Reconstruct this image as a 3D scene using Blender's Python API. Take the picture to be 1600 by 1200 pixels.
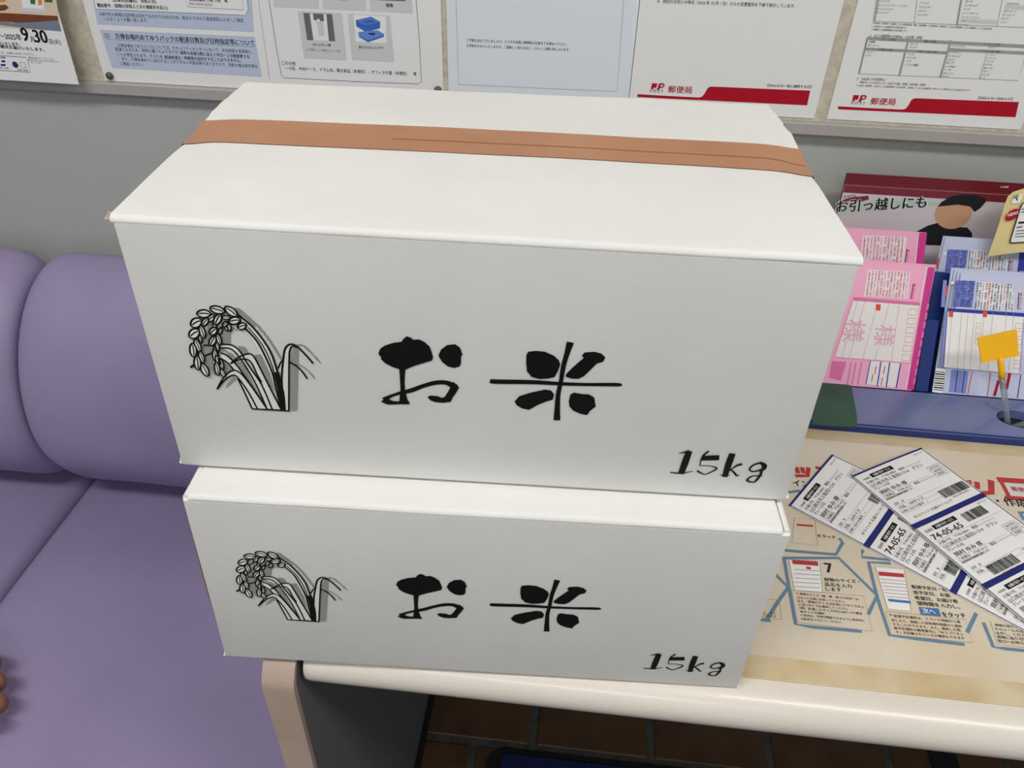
import bpy, bmesh, math, random
import numpy as np
from mathutils import Vector, Matrix, noise
random.seed(7)
V = Vector
for o in list(bpy.data.objects): bpy.data.objects.remove(o)
SC = bpy.context.scene
COL = SC.collection

# ------------------------------------------------------------------ camera
CAM = V((0, 0, 1.25)); FPX = 1219.484
CR = V((0.994025, 0.106869, 0.022232)); CU = V((-0.082038, 0.597049, 0.797999)); CF = V((-0.072008, 0.795054, -0.602249))
cd = bpy.data.cameras.new('camera'); cam = bpy.data.objects.new('camera', cd); COL.objects.link(cam)
cd.sensor_width = 36; cd.lens = FPX / 1600 * 36; cd.clip_start = .02; cd.clip_end = 60
cam.matrix_world = Matrix(((CR.x, CU.x, -CF.x, CAM.x), (CR.y, CU.y, -CF.y, CAM.y), (CR.z, CU.z, -CF.z, CAM.z), (0, 0, 0, 1)))
SC.camera = cam

# ------------------------------------------------------------------ world, lights, exposure
w = bpy.data.worlds.new('world'); SC.world = w; w.use_nodes = True
w.node_tree.nodes['Background'].inputs[0].default_value = (.87, .945, 1.0, 1)
w.node_tree.nodes['Background'].inputs[1].default_value = .34
SC.view_settings.view_transform = 'Standard'; SC.view_settings.look = 'None'
SC.view_settings.exposure = 0.20; SC.view_settings.gamma = 1.0; SC.view_settings.use_curve_mapping = False
LAMPS = [(-.75, -.35, 1.25, .30, 18.5), (1.15, -.30, 1.25, .30, 15), (.1, -2.0, 1.25, .30, 17)]   # x, y, length, width, watts
CEIL = 2.55

# ------------------------------------------------------------------ helpers
def ray(px, py): return CF + CR * ((px - 800) / FPX) - CU * ((py - 600) / FPX)

class Plane:
    """a flat (or gently bent) printed surface; px() finds where a photo pixel falls on it"""
    def __init__(s, o, eu, ev, bend=None):
        s.o = V(o); s.eu = V(eu).normalized(); s.n = s.eu.cross(V(ev)).normalized(); s.ev = s.n.cross(s.eu); s.bend = bend
    def px(s, x, y):
        d = ray(x, y); h = 0.0
        for _ in range(5 if s.bend else 1):
            t = (s.o + s.n * h - CAM).dot(s.n) / d.dot(s.n); r = CAM + d * t - s.o; u, v = r.dot(s.eu), r.dot(s.ev)
            if s.bend: h = s.bend(u, v)
        return (u, v)
    def map(s, u, v, h=0.0):
        if s.bend: h += s.bend(u, v)
        return s.o + s.eu * u + s.ev * v + s.n * h

def setmat(o, m):
    o.data.materials.append(m)
def tag(o, label=None, cat=None, group=None, kind=None):
    for k, x in (('label', label), ('category', cat), ('group', group), ('kind', kind)):
        if x: o[k] = x
    return o
def empty(name, loc, rz=0.0):
    e = bpy.data.objects.new(name, None); COL.objects.link(e); e.empty_display_size = .05
    e.location = loc; e.rotation_euler = (0, 0, rz)
    return e
def pm(e): return Matrix.Translation(e.location) @ Matrix.Rotation(e.rotation_euler[2], 4, 'Z')
def chain(e):
    M = pm(e)
    while e.parent: e = e.parent; M = pm(e) @ M
    return M
def obj(name, verts, faces, mat, parent=None, smooth=False, local=False, origin=None):
    me = bpy.data.meshes.new(name)
    o = bpy.data.objects.new(name, me); COL.objects.link(o)
    if origin is not None and parent is None: o.location = origin
    if not local:
        Mi = (chain(parent) if parent else Matrix.Translation(o.location)).inverted()
        verts = [Mi @ V(v) for v in verts]
    me.from_pydata([tuple(v) for v in verts], [], faces); me.update()
    if smooth:
        for p in me.polygons: p.use_smooth = True
    setmat(o, mat)
    if parent: o.parent = parent
    return o
def obj_bm(name, bm, mat, parent=None, smooth=False, local=False, origin=None):
    bm.verts.index_update()
    vs = [v.co.copy() for v in bm.verts]; fs = [[v.index for v in f.verts] for f in bm.faces]
    o = obj(name, vs, fs, mat, parent, smooth, local, origin); bm.free(); return o
def sharp(o, ang=40):
    me = o.data
    for p in me.polygons: p.use_smooth = True
    me.set_sharp_from_angle(angle=math.radians(ang))
    return o
def hexa(c, bevel=0.0, seg=2, top=True):
    """box from 8 corners: c[iz][iy][ix]"""
    bm = bmesh.new(); q = [[[bm.verts.new(c[k][j][i]) for i in (0, 1)] for j in (0, 1)] for k in (0, 1)]
    F = lambda *a: bm.faces.new(a)
    F(q[0][0][0], q[0][1][0], q[0][1][1], q[0][0][1]); F(q[1][0][0], q[1][0][1], q[1][1][1], q[1][1][0])
    F(q[0][0][0], q[0][0][1], q[1][0][1], q[1][0][0]); F(q[0][1][1], q[0][1][0], q[1][1][0], q[1][1][1])
    F(q[0][1][0], q[0][0][0], q[1][0][0], q[1][1][0]); F(q[0][0][1], q[0][1][1], q[1][1][1], q[1][0][1])
    if bevel: bmesh.ops.bevel(bm, geom=[e for e in bm.edges if top or not all(v in (q[1][0][0], q[1][0][1], q[1][1][0], q[1][1][1]) for v in e.verts)], offset=bevel, segments=seg, profile=.5, affect='EDGES')
    return bm
def boxbm(x0, x1, y0, y1, z0, z1, bevel=0.0, seg=2):
    return hexa([[[(x, y, z) for x in (x0, x1)] for y in (y0, y1)] for z in (z0, z1)], bevel, seg)
def extrude_x(profile, xs, inset=None):
    """closed (y,z) profile swept along x; inset(x)->(scale about centre)"""
    n = len(profile); cy = sum(p[0] for p in profile) / n; cz = sum(p[1] for p in profile) / n
    vs = []; fs = []
    for i, x in enumerate(xs):
        k = inset(i) if inset else 1.0
        for (y, z) in profile: vs.append((x, cy + (y - cy) * k, cz + (z - cz) * k))
    m = len(xs)
    for i in range(m - 1):
        for j in range(n):
            a = i * n + j; b = i * n + (j + 1) % n
            fs.append((a, b, b + n, a + n))
    fs.append(tuple(range(n - 1, -1, -1))); fs.append(tuple((m - 1) * n + j for j in range(n)))
    return vs, fs
def spline(pts, n=6):
    """Catmull-Rom through points of any dimension"""
    out = []; P = [pts[0]] + list(pts) + [pts[-1]]
    for i in range(1, len(P) - 2):
        for k in range(n):
            t = k / n; a, b, c, d = P[i - 1], P[i], P[i + 1], P[i + 2]
            out.append(tuple(.5 * (2 * b[j] + (c[j] - a[j]) * t + (2 * a[j] - 5 * b[j] + 4 * c[j] - d[j]) * t * t + (3 * b[j] - a[j] - 3 * c[j] + d[j]) * t ** 3) for j in range(len(b))))
    out.append(tuple(pts[-1])); return out
def tube(pts, radii, n=10):
    vs = []; fs = []; m = len(pts)
    for i, p in enumerate(pts):
        p = V(p); d = (V(pts[min(i + 1, m - 1)]) - V(pts[max(i - 1, 0)])).normalized()
        a = d.cross(V((0.31, .2, .93))).normalized(); b = d.cross(a); r = radii[i] if hasattr(radii, '__len__') else radii
        for k in range(n):
            t = 2 * math.pi * k / n; vs.append(p + a * (r * math.cos(t)) + b * (r * math.sin(t)))
    for i in range(m - 1):
        for k in range(n):
            a = i * n + k; b = i * n + (k + 1) % n; fs.append((a, b, b + n, a + n))
    fs.append(tuple(range(n - 1, -1, -1))); fs.append(tuple((m - 1) * n + k for k in range(n)))
    return vs, fs

# ---- text outlines with Blender's built-in font
_tc = {}
def text_geom(s, bold=0.0):
    if (s, bold) in _tc: return _tc[(s, bold)]
    cu = bpy.data.curves.new('t', 'FONT'); cu.body = s; cu.size = 1; cu.resolution_u = 2 if len(s) > 6 else 4
    ob = bpy.data.objects.new('t', cu); COL.objects.link(ob)
    dg = bpy.context.evaluated_depsgraph_get(); me = bpy.data.meshes.new_from_object(ob.evaluated_get(dg))
    vs = [(v.co.x, v.co.y) for v in me.vertices]; fs = [tuple(p.vertices) for p in me.polygons]
    bpy.data.objects.remove(ob); bpy.data.curves.remove(cu); bpy.data.meshes.remove(me)
    _tc[(s, bold)] = (vs, fs); return vs, fs

def pieces(vs, fs):
    """far-apart patches of one ink become parts of their own"""
    n = len(vs); par = list(range(n))
    def find(a):
        while par[a] != a: par[a] = par[par[a]]; a = par[a]
        return a
    for f in fs:
        r0 = find(f[0])
        for i in f[1:]: par[find(i)] = r0
    root = np.array([find(i) for i in range(n)]); ids, isl = np.unique(root, return_inverse=True); k = len(ids)
    if k == 1 or k > 1500: return [(vs, fs)]
    pts = np.array([tuple(v) for v in vs]); lo = np.full((k, 3), 1e9); hi = np.full((k, 3), -1e9)
    np.minimum.at(lo, isl, pts); np.maximum.at(hi, isl, pts); size = np.linalg.norm(hi - lo, axis=1)
    gap = np.maximum(0, np.maximum(lo[:, None] - hi[None], lo[None] - hi[:, None]))
    near = np.sqrt((gap ** 2).sum(2)) <= np.maximum(.0195, .48 * np.maximum(size[:, None], size[None]))
    comp = -np.ones(k, int); c = 0
    for i in range(k):
        if comp[i] >= 0: continue
        st = [i]; comp[i] = c
        while st:
            a = st.pop()
            for b in np.nonzero(near[a] & (comp < 0))[0]: comp[b] = c; st.append(int(b))
        c += 1
    out = []
    for q in range(c):
        idx = {}; v2 = []; f2 = []
        for f in fs:
            if comp[isl[f[0]]] == q:
                for i in f:
                    if i not in idx: idx[i] = len(v2); v2.append(vs[i])
                f2.append(tuple(idx[i] for i in f))
        out.append((v2, f2))
    return out

class Print:
    """flat ink on a Plane, gathered by ink material and joined to one part per ink"""
    def __init__(s, plane): s.p = plane; s.d = {}; s.off = (0, 0); s.c = 0
    def add(s, mat, uv, faces, h):
        vs, fs = s.d.setdefault(mat, ([], [])); b = len(vs); ou, ov = s.off
        s.c = (s.c + 1) % 45; h += s.c * 1e-6            # pieces of one ink that cross never share a plane
        vs += [s.p.map(u + ou, v + ov, h) for u, v in uv]; fs += [tuple(b + i for i in f) for f in faces]
    def P(s, pts): return [s.p.px(*q) for q in pts]
    def poly(s, mat, pts, h=.0002, px=True):
        uv = s.P(pts) if px else pts
        a = sum(uv[i][0] * uv[(i + 1) % len(uv)][1] - uv[(i + 1) % len(uv)][0] * uv[i][1] for i in range(len(uv)))
        if a < 0: uv = uv[::-1]
        s.add(mat, uv, [tuple(range(len(uv)))], h)
    def rect(s, mat, u0, v0, u1, v1, h=.0002, n=1):
        uv = []; fs = []
        for i in range(n + 1):
            u = u0 + (u1 - u0) * i / n; uv += [(u, v0), (u, v1)]
            if i: fs.append((2 * i - 2, 2 * i, 2 * i + 1, 2 * i - 1))
        s.add(mat, uv, fs, h)
    def stroke(s, mat, pts, width, h=.0002, px=True, smooth=0, closed=False):
        W = list(width) if hasattr(width, '__len__') else [width] * len(pts)
        uv = s.P(pts) if px else list(pts)
        q = [(a[0], a[1], k) for a, k in zip(uv, W)]
        if closed: q.append(q[0])
        if smooth: q = spline(q, smooth)
        m = len(q); vs = []; fs = []
        for i in range(m):
            a = q[max(i - 1, 0)]; b = q[min(i + 1, m - 1)]
            if closed and i in (0, m - 1): a = q[-2]; b = q[1]
            dx, dy = b[0] - a[0], b[1] - a[1]; L = math.hypot(dx, dy) or 1; nx, ny = -dy / L, dx / L; k = q[i][2] / 2
            if not closed and i in (0, m - 1):
                sg = -1 if i == 0 else 1; ex, ey = dx / L * k * .5 * sg, dy / L * k * .5 * sg
            else: ex = ey = 0
            vs += [(q[i][0] + nx * k + ex, q[i][1] + ny * k + ey), (q[i][0] - nx * k + ex, q[i][1] - ny * k + ey)]
            if i: fs.append((2 * i - 1, 2 * i + 1, 2 * i, 2 * i - 2))
        s.add(mat, vs, fs, h)
    def text(s, mat, t, a, b, size=None, bold=0.0, h=.0003, px=True, squeeze=True):
        """text with its baseline from a to b; size = em height in metres (natural when None)"""
        A = s.p.px(*a) if px else a; B = s.p.px(*b) if px else b
        vs, fs = text_geom(t)
        if not vs: return
        x0 = min(v[0] for v in vs); x1 = max(v[0] for v in vs); L = math.hypot(B[0] - A[0], B[1] - A[1]); k = L / (x1 - x0)
        ky = k * .97 if size is None else max(k * .8, min(size, k * 1.12)); ca, sa = (B[0] - A[0]) / L, (B[1] - A[1]) / L
        uv = [(A[0] + (x - x0) * k * ca - y * ky * sa, A[1] + (x - x0) * k * sa + y * ky * ca) for x, y in vs]
        s.add(mat, uv, fs, h)
        for dx, dy in (((-bold, 0), (bold, 0), (0, bold * .7)) if bold > .005 else ()):      # heavier type
            s.add(mat, [(u + (dx * ca - dy * sa) * k, v + (dx * sa + dy * ca) * ky) for u, v in uv], fs, h)
    def ellipse(s, mat, cu, cv, ru, rv, ang=0, h=.0002, n=20, px=None):
        c, q = math.cos(ang), math.sin(ang)
        uv = [(cu + ru * math.cos(t) * c - rv * math.sin(t) * q, cv + ru * math.cos(t) * q + rv * math.sin(t) * c) for t in (2 * math.pi * i / n for i in range(n))]
        s.add(mat, uv, [tuple(range(n))], h)
    def bars(s, mat, a, b, c, n=46, h=.0003, seed=1):
        """barcode: a->b is the baseline in pixels, a->c the height"""
        A, B, Cc = s.p.px(*a), s.p.px(*b), s.p.px(*c); r = random.Random(seed); t = 0
        du = (B[0] - A[0], B[1] - A[1]); dv = (Cc[0] - A[0], Cc[1] - A[1]); q = lambda x, y: (A[0] + du[0] * x + dv[0] * y, A[1] + du[1] * x + dv[1] * y)
        while t < 1:
            k = r.choice((1, 1, 2, 3)) / (n * 2.4); e = min(1, t + k)
            s.poly(mat, [q(t, 0), q(e, 0), q(e, 1), q(t, 1)], h, px=False); t = e + r.choice((1, 1, 2)) / (n * 2.4)
    def build(s, parent, names=None):
        for m, (vs, fs) in s.d.items():
            for v2, f2 in pieces(vs, fs): obj((names or {}).get(m.name, 'printed_text'), v2, f2, m, parent)

# ------------------------------------------------------------------ materials
def lin(c): return tuple((x / 12.92 if x <= .04045 else ((x + .055) / 1.055) ** 2.4) for x in (v / 255 for v in c)) + (1,)
def M(name, rgb, rough=.6, metal=0.0, var=0.0, scale=20.0, bump=0.0, bscale=200.0, rgb2=None, spec=.5, coat=0.0, trans=0.0, stretch=None, detail=3.0, sss=0.0):
    m = bpy.data.materials.new(name); m.use_nodes = True; nt = m.node_tree; b = nt.nodes['Principled BSDF']
    b.inputs['Base Color'].default_value = lin(rgb); b.inputs['Roughness'].default_value = rough; b.inputs['Metallic'].default_value = metal
    b.inputs['Specular IOR Level'].default_value = spec; b.inputs['Coat Weight'].default_value = coat; b.inputs['Transmission Weight'].default_value = trans
    if sss: b.inputs['Subsurface Weight'].default_value = sss; b.inputs['Subsurface Radius'].default_value = (.012, .005, .003)
    tc = nt.nodes.new('ShaderNodeTexCoord'); vec = tc.outputs['Object']
    if stretch:
        mp = nt.nodes.new('ShaderNodeMapping'); mp.inputs['Scale'].default_value = stretch; nt.links.new(vec, mp.inputs[0]); vec = mp.outputs[0]
    if rgb2 or var:
        n = nt.nodes.new('ShaderNodeTexNoise'); n.inputs['Scale'].default_value = scale; n.inputs['Detail'].default_value = detail; nt.links.new(vec, n.inputs['Vector'])
        r = nt.nodes.new('ShaderNodeValToRGB'); r.color_ramp.elements[0].position = .35; r.color_ramp.elements[1].position = .68
        c2 = rgb2 or tuple(max(0, min(255, x * (1 - var))) for x in rgb)
        r.color_ramp.elements[0].color = lin(c2); r.color_ramp.elements[1].color = lin(rgb)
        nt.links.new(n.outputs['Fac'], r.inputs[0]); nt.links.new(r.outputs[0], b.inputs['Base Color'])
    if bump:
        n2 = nt.nodes.new('ShaderNodeTexNoise'); n2.inputs['Scale'].default_value = bscale; n2.inputs['Detail'].default_value = 4; nt.links.new(vec, n2.inputs['Vector'])
        bp = nt.nodes.new('ShaderNodeBump'); bp.inputs['Strength'].default_value = bump; bp.inputs['Distance'].default_value = .001
        nt.links.new(n2.outputs['Fac'], bp.inputs['Height']); nt.links.new(bp.outputs[0], b.inputs['Normal'])
    return m
def ink(name, rgb, rough=.7): return M(name, rgb, rough, spec=.2)
m_card = M('white_cardboard', (234, 233, 229), .75, var=.025, scale=9, bump=.18, bscale=120, spec=.25)
m_cardedge = M('raw_cardboard_edge', (196, 178, 158), .85, var=.25, scale=300, spec=.1)
m_kraft = M('kraft_cardboard', (120, 88, 62), .85, spec=.1)
m_tape = M('brown_packing_tape', (188, 134, 98), .42, rgb2=(178, 124, 88), scale=14, bump=.12, bscale=60, spec=.4)
m_tapeline = M('tape_seam', (168, 108, 66), .5)
m_black = ink('black_ink', (16, 17, 19), .5)
m_hatch = bpy.data.materials.new('hatched_ink'); m_hatch.use_nodes = True
_nt = m_hatch.node_tree; _b = _nt.nodes['Principled BSDF']; _b.inputs['Roughness'].default_value = .7
_tc2 = _nt.nodes.new('ShaderNodeTexCoord'); _mp = _nt.nodes.new('ShaderNodeMapping'); _mp.inputs['Rotation'].default_value = (0, math.radians(40), 0)
_wv = _nt.nodes.new('ShaderNodeTexWave'); _wv.inputs['Scale'].default_value = 420; _wv.bands_direction = 'X'; _rp = _nt.nodes.new('ShaderNodeValToRGB')
_rp.color_ramp.elements[0].position = .42; _rp.color_ramp.elements[1].position = .58; _rp.color_ramp.elements[0].color = lin((40, 40, 42)); _rp.color_ramp.elements[1].color = lin((205, 203, 198))
_nt.links.new(_tc2.outputs['Object'], _mp.inputs[0]); _nt.links.new(_mp.outputs[0], _wv.inputs['Vector']); _nt.links.new(_wv.outputs['Fac'], _rp.inputs[0]); _nt.links.new(_rp.outputs[0], _b.inputs['Base Color'])
m_paper = M('white_paper', (236, 235, 234), .7, spec=.3)
m_paper2 = M('cool_white_paper', (226, 231, 238), .7, spec=.3)
m_grey = ink('grey_ink', (118, 118, 120)); m_lgrey = ink('pale_grey_ink', (208, 211, 209)); m_mgrey = ink('mid_grey_ink', (160, 160, 162))
m_red = ink('red_ink', (176, 14, 38)); m_navy = ink('navy_ink', (38, 44, 110)); m_sky = ink('pale_blue_ink', (190, 201, 222)); m_white = ink('white_ink', (238, 238, 238))
m_wall = M('grey_wall_vinyl', (178, 180, 176), .7, var=.012, scale=3, bump=.25, bscale=500, spec=.3)
m_board = M('beige_embossed_board', (214, 205, 186), .8, var=.10, scale=120, bump=.9, bscale=140, spec=.2)
m_frame = M('grey_beige_frame', (176, 171, 165), .5, var=.03, scale=6)
m_ceil = M('white_ceiling', (225, 224, 220), .9)
m_purple = M('purple_vinyl', (152, 140, 176), .46, rgb2=(144, 132, 167), scale=6, bump=.35, bscale=28, spec=.4)
m_purple_d = M('purple_seam', (104, 90, 132), .6)
m_base = M('dark_sofa_base', (70, 60, 58), .7)
m_cream = M('cream_laminate', (226, 217, 206), .32, var=.02, scale=5, coat=.15)
m_beige = M('beige_edge_band', (186, 165, 150), .55, var=.05, scale=30)
m_dgrey = M('grey_panel', (112, 113, 112), .45)
m_grout = M('grey_grout', (92, 92, 88), .9, var=.2, scale=60)
m_tile = M('brown_quarry_tile', (104, 77, 52), .5, rgb2=(86, 61, 41), scale=14, bump=.3, bscale=120)
m_mat = M('yellowed_vinyl_mat', (219, 210, 195), .38, rgb2=(213, 196, 168), scale=11, bump=.15, bscale=40, detail=5)
m_matrim = M('yellowed_mat_border', (214, 198, 168), .4, rgb2=(198, 174, 132), scale=25)
m_bluepl = M('blue_plastic', (108, 118, 160), .22, var=.05, scale=8, coat=.3)
m_bluedk = M('dark_blue_plastic', (26, 50, 118), .35)
m_green = M('dark_green_plastic', (30, 84, 60), .35, var=.12, scale=30)
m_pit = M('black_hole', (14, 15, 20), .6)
m_pink = M('pink_form_paper', (242, 172, 202), .6); m_pinkd = ink('magenta_ink', (206, 64, 140)); m_pinkm = ink('rose_ink', (222, 120, 168)); m_pinkw = ink('form_white', (236, 230, 228))
m_form = M('lilac_form_paper', (196, 202, 226), .6); m_formb = ink('blue_form_ink', (52, 66, 160)); m_formm = ink('periwinkle_ink', (134, 144, 206))
m_pinkp = ink('pale_rose_ink', (226, 176, 196)); m_orange = ink('orange_ink', (226, 84, 62))
m_maroon = M('maroon_glossy_cover', (118, 28, 42), .3, coat=.3); m_broch = M('pale_glossy_cover', (206, 198, 202), .3, coat=.3)
m_sage = ink('sage_ink', (182, 198, 180)); m_skinink = ink('tan_ink', (198, 154, 120)); m_night = ink('near_black_ink', (30, 32, 38))
m_yellow = M('yellow_plastic', (250, 186, 12), .35); m_clear = M('clear_plastic', (205, 208, 214), .12, trans=.75)
m_tan = M('cream_card', (226, 206, 146), .6)
m_skin = M('skin', (158, 106, 84), .5, rgb2=(140, 88, 68), scale=40, bump=.3, bscale=300, sss=.1); m_nail = M('fingernail', (206, 158, 140), .35); m_sleeve = M('dark_sleeve', (52, 54, 64), .85, bump=.4, bscale=400)
m_rug = M('blue_woven_mat', (32, 42, 120), .9, var=.4, scale=400, bump=.8, bscale=600); m_rubber = M('black_rubber', (24, 24, 26), .7)
m_pin = M('dark_pin', (98, 95, 84), .3, metal=.4)
m_blue2 = ink('mid_blue_ink', (74, 118, 166)); m_hex = ink('steel_blue_ink', (104, 134, 158)); m_faint = ink('faint_brown_ink', (150, 132, 116)); m_text2 = ink('soft_black_ink', (52, 46, 44)); m_labred = ink('faded_red_ink', (184, 62, 68))
m_crate = ink('crate_blue_ink', (62, 104, 190)); m_crate2 = ink('crate_pale_blue_ink', (104, 142, 212)); m_dphoto = ink('photo_grey_ink', (112, 108, 110))
m_wood = ink('photo_brown_ink', (122, 66, 40)); m_cloth = ink('photo_blue_grey_ink', (120, 132, 148)); m_sand = ink('photo_sand_ink', (220, 200, 178)); m_leaf = ink('photo_green_ink', (72, 110, 54)); m_juice = ink('photo_orange_ink', (214, 150, 60))

# ------------------------------------------------------------------ the room
YW = .924
floor = obj_bm('floor', boxbm(-2.6, 2.6, -3.2, YW + .02, -.06, -.003), m_grout, origin=(0, 0, 0)); tag(floor, kind='structure')
wall = obj_bm('wall_back', boxbm(-2.6, 2.6, YW, YW + .12, 0, CEIL), m_wall, origin=(0, YW, 0)); tag(wall, kind='structure')
ceil_ = obj_bm('ceiling', boxbm(-2.6, 2.6, -3.2, YW, CEIL, CEIL + .05), m_ceil, origin=(0, 0, CEIL)); tag(ceil_, kind='structure')
# floor tiles laid in running bond, each its own piece
TP = .1945; tbm = boxbm(-.0905, .0905, -.0905, .0905, -.008, 0, .002, 1); tme = None
for j in range(-8, 2):
    y = .569 + j * TP
    for i in range(-6, 9):
        x = -.108 + i * TP + (0 if j % 2 else TP / 2)
        if y + .0905 > YW: 
            continue
        if tme is None: o = obj_bm('tile', tbm, m_tile, floor, local=True); tme = o.data
        else: o = bpy.data.objects.new('tile', tme); COL.objects.link(o); o.parent = floor
        o.location = (x, y, 0); o.rotation_euler = (0, 0, random.choice((0, 1, 2, 3)) * math.pi / 2)
for i in range(-6, 9):     # last, cut row against the wall
    x = -.108 + i * TP
    o = obj_bm('tile', boxbm(x - .0905 + TP / 2, x + .0905 + TP / 2, .865, YW, -.008, 0, .002, 1), m_tile, floor)

# ceiling lamps
def lamp(x, y, L, W, watts, label):
    t = empty('ceiling_lamp', (x, y, CEIL)); tag(t, label, 'lamp', 'recessed ceiling lamps')
    bm = bmesh.new()
    for a in ((x - L / 2, x + L / 2, y - W / 2 - .02, y - W / 2), (x - L / 2, x + L / 2, y + W / 2, y + W / 2 + .02), (x - L / 2 - .02, x - L / 2, y - W / 2 - .02, y + W / 2 + .02), (x + L / 2, x + L / 2 + .02, y - W / 2 - .02, y + W / 2 + .02)):
        b2 = boxbm(*a, CEIL - .05, CEIL); me = bpy.data.meshes.new('x'); b2.to_mesh(me); bm.from_mesh(me); b2.free(); bpy.data.meshes.remove(me)
    obj_bm('lamp_frame', bm, m_ceil, t)
    ld = bpy.data.lights.new('lamp_light', 'AREA'); ld.shape = 'RECTANGLE'; ld.size = L; ld.size_y = W; ld.energy = watts; ld.color = (1, .985, .96)
    lo = bpy.data.objects.new('lamp_light', ld); COL.objects.link(lo); lo.parent = t; lo.location = (0, 0, -.03)
for i, a in enumerate(LAMPS): lamp(*a, ['white ceiling lamp above the purple sofa', 'white ceiling lamp above the right end of the desk', 'white ceiling lamp behind the camera'][i])

# ------------------------------------------------------------------ notice board
ZF0, ZF1 = .9487, .9625
nb = empty('notice_board', (-.1, YW, ZF0)); tag(nb, 'beige embossed notice board with a grey lower rail on the wall', 'notice board')
obj_bm('panel', boxbm(-1.5, 1.5, YW - .006, YW, ZF1, 2.0), m_board, nb)
obj_bm('lower_rail', boxbm(-1.5, 1.5, YW - .014, YW, ZF0, ZF1, .0012, 1), m_frame, nb)
YP = YW - .0065

def sheet(name, label, cat, x0, x1, z0, z1, mat, bend=None, nu=16, nv=10, group=None, tilt=0.0, y=YP, axes=None):
    pl = Plane((x0, y, z0), (math.cos(tilt), 0, math.sin(tilt)), (-math.sin(tilt), 0, math.cos(tilt)), bend)
    if axes: pl = Plane((x0, y, z0), *axes)
    root = empty(name, (x0, y, z0)); tag(root, label, cat, group)
    W, H = x1 - x0, z1 - z0; vs = []; fs = []
    for s, h in ((0, 0.0), (1, -.0003)):
        for j in range(nv + 1):
            for i in range(nu + 1): vs.append(pl.map(W * i / nu, H * j / nv, h + .0004))
    n = (nu + 1) * (nv + 1)
    for j in range(nv):
        for i in range(nu):
            a = j * (nu + 1) + i; fs.append((a, a + 1, a + nu + 2, a + nu + 1)); fs.append((n + a, n + a + nu + 1, n + a + nu + 2, n + a + 1))
    obj('sheet', vs, fs, mat, root, smooth=True)
    pl.o = pl.o + pl.n * .0004
    return root, pl, Print(pl), W, H
def WX(px, py, y=YP): d = ray(px, py); p = CAM + d * (y / d.y); return p.x, p.z

# ---- sheet 1: poster with a photograph of drinks
x1, zb = WX(124, 132, YP - .022)
pe_ = (1, -.012, 0); ev_ = (0, .026, 1)
r, pl, P, W, H = sheet('poster', 'white poster with drinks photograph and 9月30日 date, leftmost on the board', 'poster', x1 - .42, x1, zb, zb + .45, m_paper, y=YP - .017, axes=(pe_, ev_))
q = lambda *a: a
P.poly(m_sand, [(-160, -60), (78, -60), (96, 49), (-160, 34)], .0001)
P.poly(m_wood, [(-160, 14), (0, 20), (40, 22), (90, 25), (91, 32), (60, 34), (30, 36), (0, 33), (-160, 30)], .0002)
P.poly(m_cloth, [(-160, 30), (0, 33), (20, 36), (60, 34), (91, 32), (96, 49), (40, 44), (0, 39), (-160, 34)], .00025)
P.poly(m_juice, [(-20, -60), (14, -60), (9, 3), (-20, 5)], .0002); P.poly(m_wood, [(0, 8), (9, 7), (14, 12), (8, 16), (0, 17)], .0003)
P.poly(m_white, [(28, -40), (64, -40), (70, 21), (36, 18)], .0002); P.poly(m_leaf, [(44, -30), (58, -30), (55, 7), (48, 6)], .0003); P.poly(m_juice, [(58, -20), (66, -20), (66, 8), (60, 8)], .0003); P.poly(m_leaf, [(66, -30), (84, -30), (82, 4), (70, 3)], .0003)
P.poly(m_lgrey, [(36, 12), (68, 14), (70, 21), (36, 18)], .00035)
P.text(m_black, '～2025年', (0, 60), (34.5, 62.5), .0105, .012)
P.text(m_black, '9', (36.5, 63.5), (46.5, 64.5), .021, .03); P.text(m_black, '月', (48.5, 65), (55, 65.5), .009, .012)
P.text(m_black, '30', (56, 66), (76, 67), .021, .03); P.text(m_black, '日(火)', (78.5, 68), (95.5, 68.5), .0085, .008)
P.text(m_black, '月30日（火）までにお届けいたします。', (-60, 66), (31.5, 71.5), .0042, .02); P.text(m_black, '10月1日（水）以降、順次お届けいたします。', (-60, 70), (70, 80), .0042, .02)
P.text(m_grey, '詳しくは、お近くの郵便局にお尋ねのうえ、お申し込みください。', (-80, 79), (54, 86.5), .003)
P.text(m_grey, '●商品写真はすべてイメージです。', (45, 91), (86, 94), .0026); P.text(m_grey, '●お届け地域、送料はカタログをご覧ください。', (45, 94.5), (94, 98), .0026); P.text(m_grey, '承っています。', (49, 98.5), (66, 100), .0026)
P.stroke(m_navy, [(-40, 84), (40, 89.5), (43.5, 93), (47.5, 113), (-40, 107)], .0005)
c = P.p.px(24, 101); P.ellipse(m_navy, c[0], c[1], .0036, .0036); c = P.p.px(36, 101.5); P.stroke(m_navy, [(c[0] + .0034 * math.cos(t), c[1] + .0034 * math.sin(t)) for t in (k * .4189 for k in range(15))], .0004, px=False, closed=True)
P.text(m_navy, '日本郵便', (0, 90.5), (9, 91), .0028, .02); P.text(m_navy, '環境に配慮した用紙', (-8, 106), (14, 107.5), .0022); P.text(m_navy, '適切に管理', (28, 110), (44, 111), .0022)
P.poly(m_navy, [(2, 94), (8, 94.3), (8.5, 97.5), (2.5, 97)]); P.poly(m_navy, [(0.5, 100), (9, 100), (8, 103), (2, 103)])
P.build(r, {'photo_sand_ink': 'photo_tabletop', 'photo_brown_ink': 'photo_tray'})

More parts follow.
